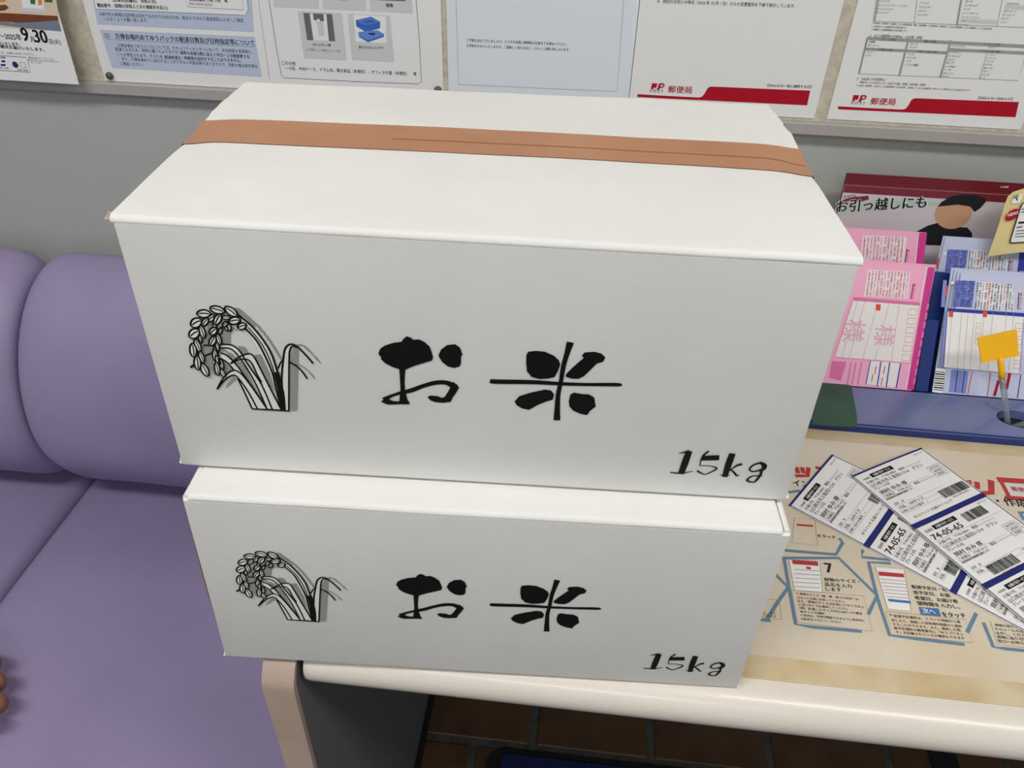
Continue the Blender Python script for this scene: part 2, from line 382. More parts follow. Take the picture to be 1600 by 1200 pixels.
# ---- sheet 2: landscape notice, two pages
xa, za = WX(164.5, 126); xb, _ = WX(693, 141)
r, pl, P, W, H = sheet('notice_sheet', 'wide white notice with pale blue text boxes and blue crate pictures', 'notice', xa, xb, za, za + .297, m_paper)
P.poly(m_sky, [(140, -30), (392, -30), (396.5, 50), (152.5, 38)]); P.poly(m_sky, [(156, 46.5), (398, 57.5), (409, 120), (175.5, 106)])
P.poly(m_white, [(143, -20), (382, -20), (388, 15), (383.5, 24), (150, 14)], .0003)
P.stroke(m_navy, [(143, -20), (150, 14), (383.5, 24), (388, 15), (386, -20)], .0004, .00035); P.stroke(m_grey, [(290, -20), (292.5, 10.5), (381, 15.5), (376, -20)], .0005, .0004)
P.text(m_black, '[企業名(店舗名)　受取人名]', (177, 2), (244, 4.5), .0048, .02, h=.0005); P.text(m_black, '電話番号：[実際の受取人さまの連絡先を記入]', (153, 10.5), (262.5, 14.5), .0048, .02, h=.0005)
P.text(m_grey, '080-0000-0000', (296, 7.5), (332, 9.5), .004, h=.0005); P.text(m_text2, '受取店舗名 大阪 万郎　様', (296, 1), (356, 3.5), .004, .015, h=.0005)
P.text(m_text2, '※送付先の詳細な住所等は当社ではわかりかねるため、差出人さまから直接受取人さまへご確認', (156, 24), (381, 34.5), .0045); P.text(m_text2, 'いただくようお願い致します。', (163, 32), (232, 34.5), .0045)
P.text(m_black, '②', (164, 59), (172.5, 59.5), .006); P.text(m_black, '万博会場内あてゆうパックの配達日数及び日時指定等について', (181, 60), (398, 71), .0068, .02); P.stroke(m_black, [(168, 61.5), (399, 73)], .0003)
for t, a, b, bo in (('万博会場あてゆうパックについては、セキュリティセンターにおいて、安全検査を実施後に', (184, 73), (393, 83), 0), ('配達となるため、荷物の量にもよりますが、', (181, 79), (281, 84), 0), ('通常の送達日数に加えて半日～２日程度要する', (282, 84.5), (390, 91), .02),
                    ('ことが想定されます。そのため、', (184, 87), (257, 91), 0), ('配達希望日・時間帯を指定をすることはできません。', (258.5, 91.5), (377, 97), .02), ('また、万博会場あてに送付することができない内容品等がありますので、別紙の差出条件等を', (191, 94), (403, 106), 0), ('ご確認ください。', (189, 101.5), (224, 103), 0)):
    P.text(m_text2, t, a, b, .0045, bo)
P.stroke(m_mgrey, [(400, -30), (421, 125)], .0004)
P.stroke(m_grey, [(416, -30), (431, 70), (440, 118), (445, 121.5), (560, 127.5), (652, 131), (658.5, 128), (655, 60), (648, -30)], .0006)
P.poly(m_lgrey, [(425, -20), (497, -20), (498.5, 13.5), (428, 10.5)]); P.poly(m_lgrey, [(502, -20), (570, -20), (572.5, 16.5), (505, 14)]); P.poly(m_lgrey, [(576, -20), (642, -20), (645, 20.5), (578, 17)])
P.text(m_black, '段ボール', (533, 0.5), (543, 1), .004, .03); P.poly(m_dphoto, [(580, -20), (634, -20), (633.5, 2), (584, 0)], .0003); P.text(m_black, '植物', (603.5, 10.5), (614, 11), .0042, .03)
P.poly(m_lgrey, [(465, 17), (534, 20.5), (542, 94), (475, 90.5)]); P.poly(m_lgrey, [(543, 21.5), (609, 24.5), (616, 97), (550, 93)])
P.poly(m_dphoto, [(474, 20), (519, 22), (524, 64.5), (480, 62.5)], .0003); P.poly(m_paper, [(484, 21), (510, 22), (514, 64), (490, 63)], .0004); P.poly(m_dphoto, [(489, 21.2), (505.5, 22), (506.5, 33), (500.5, 33), (499.5, 29.5), (495.5, 29.5), (495, 32), (490.5, 31)], .0005)
P.poly(m_lgrey, [(495, 33), (505, 34), (507, 56), (498, 56)], .00055)
P.poly(m_white, [(552, 23), (603, 25.5), (604, 67.5), (556, 65)], .0003)
P.poly(m_crate, [(556, 31.5), (580, 26), (594, 34), (594, 44), (572, 50), (557, 41)], .0004); P.poly(m_crate2, [(558, 32.5), (580, 28), (592, 34.5), (572, 39)], .0005); P.poly(m_crate, [(564, 33), (580, 30), (588, 34), (572, 37.5)], .00055)
P.poly(m_crate2, [(560, 50), (574, 48), (590, 47), (600.5, 53), (600, 57), (575, 65.5), (561, 57)], .0006); P.poly(m_crate, [(561, 55), (575, 63), (600, 54.5), (600, 57), (575, 65.5), (561, 57)], .0007); P.poly(m_navy, [(574, 52), (586, 51), (586, 54), (580, 54.5)], .0007)
P.text(m_text2, 'ポリエチレン袋', (489.5, 71.5), (517, 72.5), .0045, .03); P.text(m_grey, 'レジ袋等として利用されている袋', (478.5, 79), (532, 81.5), .0035); P.text(m_navy, '折りたたみコンテナ', (561, 75.5), (599.5, 77), .0045, .03)
P.text(m_text2, '〇その他', (440.5, 101), (462, 101.5), .0048); P.text(m_text2, '一斗缶、木材ケース、ドラム缶、電化製品（未梱包）、オフィス什器（未梱包）　等', (446, 108.5), (651, 118), .0048)
P.build(r)

# ---- sheet 3
xa, za = WX(701, 143); xb, zb = WX(983, 155)
r, pl, P, W, H = sheet('notice_sheet', 'plain cool white notice with thin frame line behind the box', 'notice', xa, xb, za - .002, za + .295, m_paper2)
P.stroke(m_mgrey, [(712, -20), (716.5, 132), (964, 143), (976, -20)], .0005)
P.text(m_text2, 'ご不明な点がございましたら、どうぞお気軽に郵便局の社員までお尋ねください。', (729, 64.5), (885, 71), .0045); P.text(m_text2, 'お手数をおかけいたしますが、ご理解とご協力のほど、よろしくお願い申し上げます。', (729, 73), (890, 79.5), .0045)
P.build(r)

def jp_foot(P, k):
    """logo, office name and red swoosh; k maps sheet-4 pixels to this sheet"""
    P.poly(m_red, [k(1018.8, 130), k(1031, 130.4), k(1028.2, 140), k(1016.8, 139.3)]); P.stroke(m_white, [k(1028.2, 130.6), k(1026.8, 136), k(1025, 138.3), k(1021.5, 137.8)], .0014, .0004, smooth=3)
    P.stroke(m_red, [k(1032, 130.6), k(1029, 140)], .0014, .0005); P.stroke(m_red, [k(1031.8, 131), k(1036.5, 131.2), k(1037.3, 133.2), k(1035, 135.8), k(1030.5, 136)], .0014, .0005, smooth=3)
    P.text(m_grey, 'P O S T', k(1015.5, 144), k(1036, 144.5), .0024, .03); P.text(m_red, '郵便局', k(1043.5, 143.5), k(1080.5, 145), .0082, .015)
    P.poly(m_red, [k(996, 147), k(1050, 150.2), k(1092, 152.3), k(1097, 151), k(1101, 146), k(1105, 138.5), k(1109, 135.5), k(1115, 135.3), k(1190, 138.5), k(1266, 141.5), k(1261, 164.5), k(1190, 161), k(1097, 156.5), k(1050, 154.3), k(996, 151.5)])
# ---- sheet 4
xa, za = WX(982, 156); xb, zb = WX(1272, 185)
r, pl, P, W, H = sheet('notice_sheet', 'white notice with red footer bar partly hidden behind the box top', 'notice', xa, xb, zb, zb + .297, m_paper)
P.text(m_text2, '※　前回のお知らせ時点（2024 年 10 月 1 日）からの変更箇所を下線で表示しています。', (1027, 4), (1242, 12), .0052)
jp_foot(P, lambda x, y: (x, y)); P.text(m_text2, '【2024.10.22～別に通知する日】', (1199, 135), (1267, 137.5), .0035, .01)
P.build(r)
# ---- sheet 5
xa, za = WX(1291, 188); xb, zb = WX(1592, 200)
r, pl, P, W, H = sheet('notice_sheet', 'white notice with grey country tables and red footer bar, rightmost', 'notice', xa, xa + .21, (za + zb) / 2, (za + zb) / 2 + .297, m_paper)
p4a = WX(996, 149); p4b = WX(1266, 152)
def k5(x, y):
    # footer in sheet 5: affine pixel map from sheet 4's footer
    return (1309.5 + (x - 996) * 1.046, 166 + (y - 147) * 1.03 + (x - 996) * -.0035 + (0 if 1 else 0))
jp_foot(P, k5)
P.text(m_text2, '【2025.5.16～2026.3.31】', (1528, 154.5), (1581, 156.5), .0035, .01)
Z = lambda x, y: (1280 + x / 5, y / 5)
def ln(pts, wd=.0004, m=m_grey): P.stroke(m, [Z(*a) for a in pts], wd)
ln([(455, -60), (415, 165), (1600, 215)]); ln([(770, -60), (742, 182)]); ln([(1120, -60), (1075, 195)], .002, m_mgrey); ln([(1440, -60), (1390, 205)]); ln([(470, -60), (430, 165)], .002, m_mgrey)
P.poly(m_lgrey, [Z(1110, 145), Z(1405, 158), Z(1398, 190), Z(1102, 172)]); P.poly(m_lgrey, [Z(1455, 38), Z(1640, 45), Z(1635, 78), Z(1448, 66)])
for t, a, b in (('ジャマイカ', (465, 15), (545, 18)), ('セントクリストファー・ネービス', (460, 45), (680, 53)), ('セントビンセント', (452, 74), (572, 79)), ('セントルシア', (445, 103), (540, 107)), ('ベリーズ', (785, 30), (855, 33)), ('ホンジュラス', (778, 60), (870, 64)), ('メキシコ', (772, 90), (832, 92)), ('モントセラト', (762, 120), (848, 124)),
                ('ガーナ', (1140, 18), (1195, 20)), ('カーボベルデ', (1135, 48), (1232, 52)), ('ケニア', (1125, 78), (1172, 80)), ('コートジボワール', (1118, 108), (1238, 113)), ('サントメ・プリンシペ', (1108, 138), (1248, 144)), ('スーダン', (1100, 168), (1145, 170)), ('セーシェル', (1092, 196), (1162, 199)), ('マダガスカル', (1460, 35), (1560, 38)), ('モザンビーク', (1440, 92), (1535, 96)), ('モーリタニア', (1430, 122), (1520, 126)), ('モロッコ', (1420, 150), (1475, 152)), ('リベリア', (1412, 178), (1465, 180))):
    P.text(m_text2, t, Z(*a), Z(*b), .0032)
for t, a, b, s in (('※ 航空扱いの郵便物　船便扱いによる通常郵便物（書状、郵便葉書、小形包装物、印刷物など）及び小包郵便物、ＥＭＳ郵便物については利用可能', (418, 185), (1345, 232), .003), ('１ 航空扱いの小包郵便物は引受可能です。', (412, 212), (685, 224), .003), ('２ 船便扱いの通常郵便物は引受可能です。', (405, 236), (680, 248), .003),
                   ('３　全ての郵便物の引受停止（23か国・地域）', (390, 285), (805, 303), .0042), ('４　SAL扱いの引受停止*', (292, 622), (520, 632), .0042), ('現在サービスを行っている全ての国・地域（38か国・地域）', (315, 650), (830, 672), .0042), ('＊ SAL扱いの郵便物　SAL扱いによる通常郵便物（小形包装物、印刷物など）及び小包郵便物（通常より1～2週間以上かかる場合があります）', (285, 672), (1175, 712), .003)):
    P.text(m_text2, t, Z(*a), Z(*b), s)
for a in ([(378, 285), (700, 303), (695, 328), (372, 312)], [(700, 303), (1028, 320), (1022, 346), (695, 328)], [(1028, 320), (1640, 350), (1632, 378), (1022, 346)], [(362, 370), (684, 386), (680, 408), (358, 394)], [(684, 386), (1002, 401), (996, 425), (680, 408)], [(1012, 375), (1620, 402), (1615, 428), (1006, 400)]): P.poly(m_mgrey, [Z(*b) for b in a])
ln([(378, 285), (305, 575), (1555, 630), (1620, 400)]); ln([(375, 300), (310, 575)], .002, m_mgrey); ln([(698, 303), (625, 590)], .0022, m_mgrey); ln([(1028, 320), (945, 603)], .0022, m_mgrey); ln([(1330, 362), (1325, 378)]); ln([(1312, 412), (1250, 615)]); ln([(372, 312), (358, 394)])
for t, a, b in (('アジア（2か国）', (480, 312), (592, 318)), ('南米（2か国）', (820, 328), (915, 333)), ('ヨーロッパ（2か国）', (1285, 350), (1412, 356)), ('中近東（2か国）', (465, 392), (572, 398)), ('北中米（4か国・地域）', (765, 407), (918, 415)), ('アフリカ（15か国・地域）', (1250, 402), (1410, 410)), ('北朝鮮', (385, 332), (435, 335)), ('東ティモール', (378, 358), (468, 362)), ('ガイアナ', (708, 350), (772, 352)), ('ボリビア', (702, 375), (762, 378)), ('トルクメニスタン', (1030, 364), (1145, 370)), ('ロシア', (1335, 374), (1385, 376)),
                ('イエメン', (362, 413), (418, 415)), ('シリア', (356, 438), (400, 440)), ('アンギラ', (690, 430), (745, 432)), ('グアテマラ', (680, 457), (755, 460)), ('ハイチ', (672, 482), (715, 484)), ('バージン諸島', (665, 510), (770, 516)), ('エスワティニ', (1012, 415), (1102, 419)), ('カーボベルデ', (1005, 443), (1102, 448)), ('ガンビア', (998, 470), (1060, 473)), ('ギニア', (992, 497), (1050, 500)), ('コンゴ共和国', (982, 523), (1058, 527)), ('スーダン', (975, 550), (1035, 553)), ('中央アフリカ', (965, 577), (1042, 581)), ('チャド', (958, 602), (1010, 605)),
                ('ナイジェリア', (1320, 432), (1378, 435)), ('ニジェール', (1312, 458), (1380, 461)), ('ブルンジ', (1300, 484), (1360, 487)), ('ボツワナ', (1290, 510), (1350, 513)), ('南スーダン', (1282, 537), (1358, 541)), ('リビア', (1272, 562), (1315, 564)), ('ルワンダ', (1262, 588), (1325, 591)), ('レソト', (1254, 612), (1295, 614))):
    P.text(m_text2, t, Z(*a), Z(*b), .0032)
P.build(r)
# a further sheet edge at the right, mostly outside the photo
def pin(px, py, label):
    x, z = WX(px, py, YP - .003); t = empty('push_pin', (x, YP, z)); tag(t, label, 'pin', 'push pins on the notice board')
    pr = [(.0040, 0), (.0045, .0010), (.0043, .0028), (.0030, .0042), (0.0006, .0047)]; vs = []; fs = []
    for rr, d in pr:
        for k in range(20): vs.append((x + rr * math.cos(k * math.pi / 10), YP - .0006 - d, z + rr * math.sin(k * math.pi / 10)))
    for i in range(len(pr) - 1):
        for k in range(20): a = i * 20 + k; b = i * 20 + (k + 1) % 20; fs.append((a, b, b + 20, a + 20))
    fs.append(tuple(80 + k for k in range(20)))
    obj('pin_head', vs, fs, m_pin, t, smooth=True); vs, fs = tube([(x, YP - .001, z), (x, YW + .004, z)], .0005, 6); obj('pin_point', vs, fs, m_pin, t)
pin(170.5, 119, 'dark round push pin at the lower left corner of the wide notice'); pin(684, 141, 'dark round push pin just above the back edge of the upper box')

# ------------------------------------------------------------------ sofa
SEAT = .40
sofa = empty('sofa', (-.75, .56, 0)); tag(sofa, 'purple vinyl sofa with rolled back cushions beside the desk', 'sofa')
prof = spline([(.905, .70), (.893, .735), (.868, .7475), (.83, .738), (.79, .710), (.755, .668), (.730, .615), (.7185, .56), (.7195, .515), (.734, .475), (.762, .436), (.80, .412), (.86, .404), (.90, .42), (.915, .50), (.915, .62)], 4)
def cushion_roll(x0, x1):
    n = 34; xs = []; ks = []
    for i in range(n + 1):
        t = i / n; xs.append(x0 + (x1 - x0) * (.5 - .5 * math.cos(math.pi * t)))
    L = x1 - x0
    def ins(i):
        d = min(xs[i] - x0, x1 - xs[i]); R_ = .045
        return 1.0 if d >= R_ else .80 + .20 * math.sqrt(max(0, 1 - ((R_ - d) / R_) ** 2))
    vs, fs = extrude_x(prof, xs, ins)
    # keep the underside on the seat and the back on the wall side
    vs = [(x, min(y, YW - .004), max(z, SEAT + .002) + .0018 * noise.noise(V((x * 9, y * 9, z * 9)))) for x, y, z in vs]
    return vs, fs
for a, b in ((-1.34, -.7235), (-.7185, -.236)):
    vs, fs = cushion_roll(a, b); o = obj('back_cushion', vs, fs, m_purple, sofa, smooth=True)
def seat(x0, x1):
    nx, ny = 36, 30; y0, y1 = .27, .90; vs = []; fs = []
    rr = .022
    def prof1(d): return 0 if d >= rr else -(rr - math.sqrt(max(0, rr * rr - (rr - d) ** 2)))
    for j in range(ny + 1):
        for i in range(nx + 1):
            u = .5 - .5 * math.cos(math.pi * i / nx); v = .5 - .5 * math.cos(math.pi * j / ny); x = x0 + (x1 - x0) * u; y = y0 + (y1 - y0) * v
            z = SEAT + prof1(min(x - x0, x1 - x)) + prof1(min(y - y0, y1 - y)) + .0025 * noise.noise(V((x * 6, y * 6, 1))) - .004 * math.exp(-((x - (x0 + x1) / 2) ** 2 + (y - .5) ** 2) / .03)
            vs.append((x, y, z))
    for j in range(ny):
        for i in range(nx): a = j * (nx + 1) + i; fs.append((a, a + 1, a + nx + 2, a + nx + 1))
    ring = [i for i in range(nx + 1)] + [j * (nx + 1) + nx for j in range(1, ny + 1)] + [ny * (nx + 1) + i for i in range(nx - 1, -1, -1)] + [j * (nx + 1) for j in range(ny - 1, 0, -1)]
    b = len(vs); vs += [(vs[i][0], vs[i][1], .27) for i in ring]; m = len(ring)
    for k in range(m): fs.append((ring[(k + 1) % m], ring[k], b + k, b + (k + 1) % m))
    fs.append(tuple(range(b, b + m)))
    o = obj('seat_cushion', vs, fs, m_purple, sofa, smooth=True)
seat(-1.34, -.7225); seat(-.7195, -.234)
obj_bm('base', boxbm(-1.32, -.25, .31, .90, .06, .272, .01), m_base, sofa)
for x in (-1.27, -.30):
    for y in (.35, .85): vs, fs = tube([(x, y, 0), (x, y, .07)], .02, 12); obj('foot', vs, fs, m_base, sofa)

# ------------------------------------------------------------------ writing desk
ZD = .7183; DX0 = -.1868
desk = empty('writing_desk', (.4, .6, 0)); tag(desk, 'cream laminate writing desk with rounded front edge under the boxes', 'desk')
dp = [(YW - .003, ZD), (.362, ZD)] + [(.3525 - .0225 * math.sin(t), ZD - .020 + .020 * math.cos(t)) for t in (math.pi * k / 12 for k in range(0, 13))] + [(.36, ZD - .040), (YW - .003, ZD - .040)]
vs, fs = extrude_x(dp, [DX0, DX0 + .001, DX0 + .003, DX0 + .006] + [DX0 + .02, 1.40], lambda i: [.985, .992, .998, 1, 1, 1][i])
vs = [(x, y, min(z, ZD)) for x, y, z in vs]
sharp(obj('desktop', vs, fs, m_cream, desk), 35)
pp = [(YW - .003, 0), (.322, 0), (.322, .690)] + [(.322 + .024 * (1 - math.cos(t)), .690 + .026 * math.sin(t)) for t in (math.pi / 2 * k / 8 for k in range(1, 9))] + [(YW - .003, .716)]
def panel(x0, x1):
    bm = bmesh.new(); A = [bm.verts.new((x0, y, z)) for y, z in pp]; B = [bm.verts.new((x1, y, z)) for y, z in pp]
    bm.faces.new(A); bm.faces.new(B[::-1]); n = len(A)
    for i in range(n): bm.faces.new((A[(i + 1) % n], A[i], B[i], B[(i + 1) % n]))
    return bm
PX0, PX1 = -.2163, -.1918
obj_bm('side_panel', panel(PX0, PX1), m_dgrey, desk); obj_bm('side_panel', panel(1.41, 1.444), m_dgrey, desk)
def band(x0, x1):
    e = [(y, z) for y, z in pp[1:-1]]; vs = []; fs = []
    for i, (y, z) in enumerate(e):
        vs += [(x0, y - .0025 if z < .70 else y - .001, z + (.0012 if z > .70 else 0)), (x1, y - .0025 if z < .70 else y - .001, z + (.0012 if z > .70 else 0)), (x0, y + .003, z), (x1, y + .003, z)]
        if i: b = i * 4; fs += [(b - 4, b - 3, b + 1, b), (b - 2, b - 4, b, b + 2), (b - 3, b - 1, b + 3, b + 1)]
    b = len(vs); vs += [(x0, .35, .7172), (x1, .35, .7172), (x0, YW - .004, .7172), (x1, YW - .004, .7172)]; fs.append((b, b + 1, b + 3, b + 2))
    return vs, fs
vs, fs = band(PX0 - .0005, PX1 + .0005); sharp(obj('edge_band', vs, fs, m_beige, desk), 35)
obj_bm('skirting', boxbm(PX1, PX1 + .006, .34, YW - .004, 0, .03), m_rubber, desk)
obj_bm('back_rail', boxbm(PX1, 1.41, YW - .03, YW - .004, .45, .68), m_dgrey, desk)

# blue mat and cable cover on the floor
rug = empty('floor_mat', (.25, .35, 0)); tag(rug, 'dark blue woven floor mat with black rubber rim under the desk', 'mat')
def rrect(x0, x1, y0, y1, r_, n=8):
    out = []
    for cx, cy, a0 in ((x1 - r_, y1 - r_, 0), (x0 + r_, y1 - r_, 90), (x0 + r_, y0 + r_, 180), (x1 - r_, y0 + r_, 270)):
        for k in range(n + 1): t = math.radians(a0 + 90 * k / n); out.append((cx + r_ * math.cos(t), cy + r_ * math.sin(t)))
    return out
def slab(poly, z0, z1):
    n = len(poly); vs = [(x, y, z0) for x, y in poly] + [(x, y, z1) for x, y in poly]
    return vs, [tuple(range(n - 1, -1, -1)), tuple(range(n, 2 * n))] + [(i, (i + 1) % n, n + (i + 1) % n, n + i) for i in range(n)]
vs, fs = slab(rrect(-.082, .62, .02, .656, .03), 0, .006); obj('rubber_rim', vs, fs, m_rubber, rug)
vs, fs = slab(rrect(-.058, .596, .044, .648, .012), .004, .009); obj('woven_top', vs, fs, m_rug, rug)
o = obj_bm('cable_cover', boxbm(.640, .684, -.2, .90, 0, .008, .003, 1), m_rubber, origin=(.66, .35, 0)); tag(o, 'black rubber cable cover strip across the floor tiles', 'cable cover')

# ------------------------------------------------------------------ vinyl desk mat with the printed guide
DP = Plane((0, 0, ZD + .0015), (1, 0, 0), (0, 1, 0))
dm = empty('desk_mat', (.55, .5, ZD)); tag(dm, 'yellowed vinyl desk mat with printed guide on the desk', 'desk mat')
obj_bm('vinyl_sheet', boxbm(-.16, 1.2, .3575, .668, ZD, ZD + .0015, .0004, 1), m_matrim, dm)
obj_bm('printed_guide', boxbm(-.14, 1.15, .3775, .6475, ZD + .0010, ZD + .0017), m_mat, dm)
DP.o.z = ZD + .0017; P = Print(DP)
Z = lambda x, y: (1180 + x / 3.3333, 680 + y / 3.3333)
ZZ = lambda L: [Z(*a) for a in L]
for L in ([(100, 590), (175, 602), (420, 622), (455, 560), (440, 540)], [(100, 640), (150, 640), (435, 640), (635, 835), (590, 930)], [(150, 640), (175, 790), (210, 985), (300, 1000), (550, 1022)], [(70, 690), (120, 740), (172, 793), (120, 865), (60, 960)], [(30, 962), (75, 966)], [(560, 600), (555, 635), (700, 650)], [(700, 668), (590, 662), (632, 835), (700, 1043), (850, 1062), (1085, 1090)], [(1150, 930), (1105, 1025)], [(1190, 980), (1240, 1103), (1300, 1112), (1420, 1125)], [(1375, 400), (1400, 440)], [(1375, 405), (1450, 400)], [(160, 300), (230, 290)]):
    P.stroke(m_hex, ZZ(L), .0030)
P.text(m_labred, 'ゆうパックプリッ', (1030, 716), (1272, 744), .021, .04) if 0 else None
P.stroke(m_labred, ZZ([(215, 170), (222, 195)]), .0045); P.stroke(m_labred, ZZ([(245, 172), (250, 195)]), .0045); P.stroke(m_labred, ZZ([(277, 172), (272, 212), (215, 212)]), .0045)
P.stroke(m_labred, ZZ([(320, 170), (350, 172), (345, 190)]), .0045)
P.text(m_text2, 'イン', Z(200, 262), Z(285, 268), .013, .03); P.stroke(m_labred, ZZ([(520, 190), (560, 185)]), .006)
P.stroke(m_labred, ZZ([(1100, 240), (1120, 238), (1122, 252), (1104, 254)]), .003, closed=True); P.stroke(m_labred, ZZ([(1155, 248), (1157, 275)]), .005); P.stroke(m_labred, ZZ([(1228, 240), (1230, 300), (1175, 303)]), .006)
P.stroke(m_labred, ZZ([(1270, 232), (1460, 245)]), .007); P.stroke(m_labred, ZZ([(1275, 232), (1330, 335)]), .004); P.stroke(m_labred, ZZ([(1310, 325), (1460, 335)]), .005); P.poly(m_lgrey, ZZ([(1285, 250), (1460, 262), (1460, 318), (1325, 312)]), .0001)
P.text(m_labred, '郵便局', Z(1340, 290), Z(1440, 298), .010, .03); P.text(m_text2, '・作成', Z(1265, 360), Z(1425, 375), .016, .03)
# panel 7
P.poly(m_paper, ZZ([(175, 650), (335, 655), (350, 820), (205, 810)]), .0001); P.stroke(m_faint, ZZ([(175, 650), (335, 655), (350, 820), (205, 810)]), .0005, closed=True)
P.poly(m_labred, ZZ([(190, 650), (325, 658), (330, 682), (195, 672)])); P.poly(m_labred, ZZ([(265, 685), (290, 687), (290, 700), (267, 698)]))
for i in range(5): P.stroke(m_faint, ZZ([(205, 700 + i * 22), (335, 708 + i * 22)]), .0006)
P.text(m_text2, '7', Z(372, 715), Z(408, 718), .020, .04)
P.text(m_text2, '荷物のサイズ・', Z(360, 760), Z(545, 772), None, .02); P.text(m_text2, '品名を入力', Z(365, 785), Z(505, 796), None, .02); P.text(m_text2, 'します', Z(370, 810), Z(450, 815), None, .02)
P.stroke(m_faint, ZZ([(190, 805), (565, 838), (610, 1022), (220, 975)]), .0004, closed=True)
def tl_(t, x, y, x1, bo=.012, m=m_text2, sl=.092): P.text(m, t, Z(x, y), Z(x1, y + (x1 - x) * sl), None, bo)
for i, (t, x, x1) in enumerate((('荷物のサイズ（縦・横・高さの合計）は、', 232, 545), ('なるべく正確に計測してください。', 220, 470), ('また、荷物のサイズは計測したサイズ以上', 222, 568), ('に近いサイズを選択してください', 228, 486), ('（例）計測したサイズが61㎝だった場合', 232, 560), ('80サイズを選択', 236, 362), ('品名は、内容が確認できるように具体的に', 254, 572), ('※品名を入力してください', 240, 448))): tl_(t, x, 832 + i * 18.5, x1)
P.text(m_labred, '★', Z(212, 828), Z(226, 829), None); P.text(m_labred, '★', Z(236, 942), Z(250, 943), None)
# panel 8
P.poly(m_paper, ZZ([(625, 685), (775, 700), (812, 918), (690, 905)]), .0001); P.stroke(m_faint, ZZ([(625, 685), (775, 700), (812, 918), (690, 905)]), .0005, closed=True)
P.poly(m_labred, ZZ([(640, 710), (772, 722), (777, 742), (645, 732)])); P.poly(m_blue2, ZZ([(690, 852), (808, 864), (812, 878), (695, 866)]))
for i in range(6): P.stroke(m_faint, ZZ([(652 + i * 6, 750 + i * 18), (780 + i * 4, 760 + i * 18)]), .0006)
for t, x, y, x1 in (('配達予定日・発', 818, 797, 1000), ('送予定日、お届', 825, 826, 1015), ('希望日、お届け希', 834, 855, 1058), ('望時間を入力し、', 846, 884, 1068)): tl_(t, x, y, x1, .03)
P.poly(m_blue2, ZZ([(850, 895), (955, 903), (968, 945), (862, 935)])); P.text(m_white, '次へ', Z(875, 928), Z(940, 933), .0085, .02, h=.0006); P.text(m_text2, 'をタッチ', Z(978, 945), Z(1100, 952), .0085, .03)
P.poly(m_paper, ZZ([(680, 918), (1100, 962), (1133, 1082), (712, 1040)]), .0001) if 0 else None
P.stroke(m_faint, ZZ([(680, 918), (1100, 962), (1133, 1082), (712, 1040)]), .0004, closed=True)
for i, (t, x, x1) in enumerate((('配達予定場所は、リストや地図から選', 724, 1070), ('択したり、登録した受取場所情報から選択', 712, 1078), ('することができます。また、選択した配', 718, 1072), ('達予定場所の郵便番号に「ゆうプリタッ', 724, 1085), ('チ」が記載されているか確認もできます', 734, 1092))): tl_(t, x, 948 + i * 21, x1)
P.text(m_labred, '★', Z(698, 942), Z(716, 944), .005)
# panel to the left (mostly hidden) and to the right
P.stroke(m_faint, ZZ([(20, 850), (125, 860), (138, 960), (40, 955)]), .0004, closed=True); P.text(m_text2, 'え、ＡＣ', Z(40, 930), Z(110, 936), .004); P.text(m_text2, 'できます', Z(45, 948), Z(110, 952), .004)
P.text(m_text2, 'をタッチ', Z(325, 530), Z(420, 540), None, .02); P.stroke(m_faint, ZZ([(205, 430), (310, 440), (325, 575), (190, 560)]), .0004, closed=True); P.poly(m_labred, ZZ([(215, 462), (300, 468), (303, 478), (218, 472)]))
for i, (t, x, x1) in enumerate((('荷物の送り状を印刷し', 1250, 1450), ('たらシールの台紙を', 1252, 1440), ('はがし、ください。', 1256, 1440), ('荷物に貼り付け、', 1262, 1430), ('窓口へお持ち', 1266, 1400))): tl_(t, x, 995 + i * 21, x1)
P.stroke(m_faint, ZZ([(1225, 970), (1260, 1090), (1420, 1108)]), .0004)
P.build(dm)

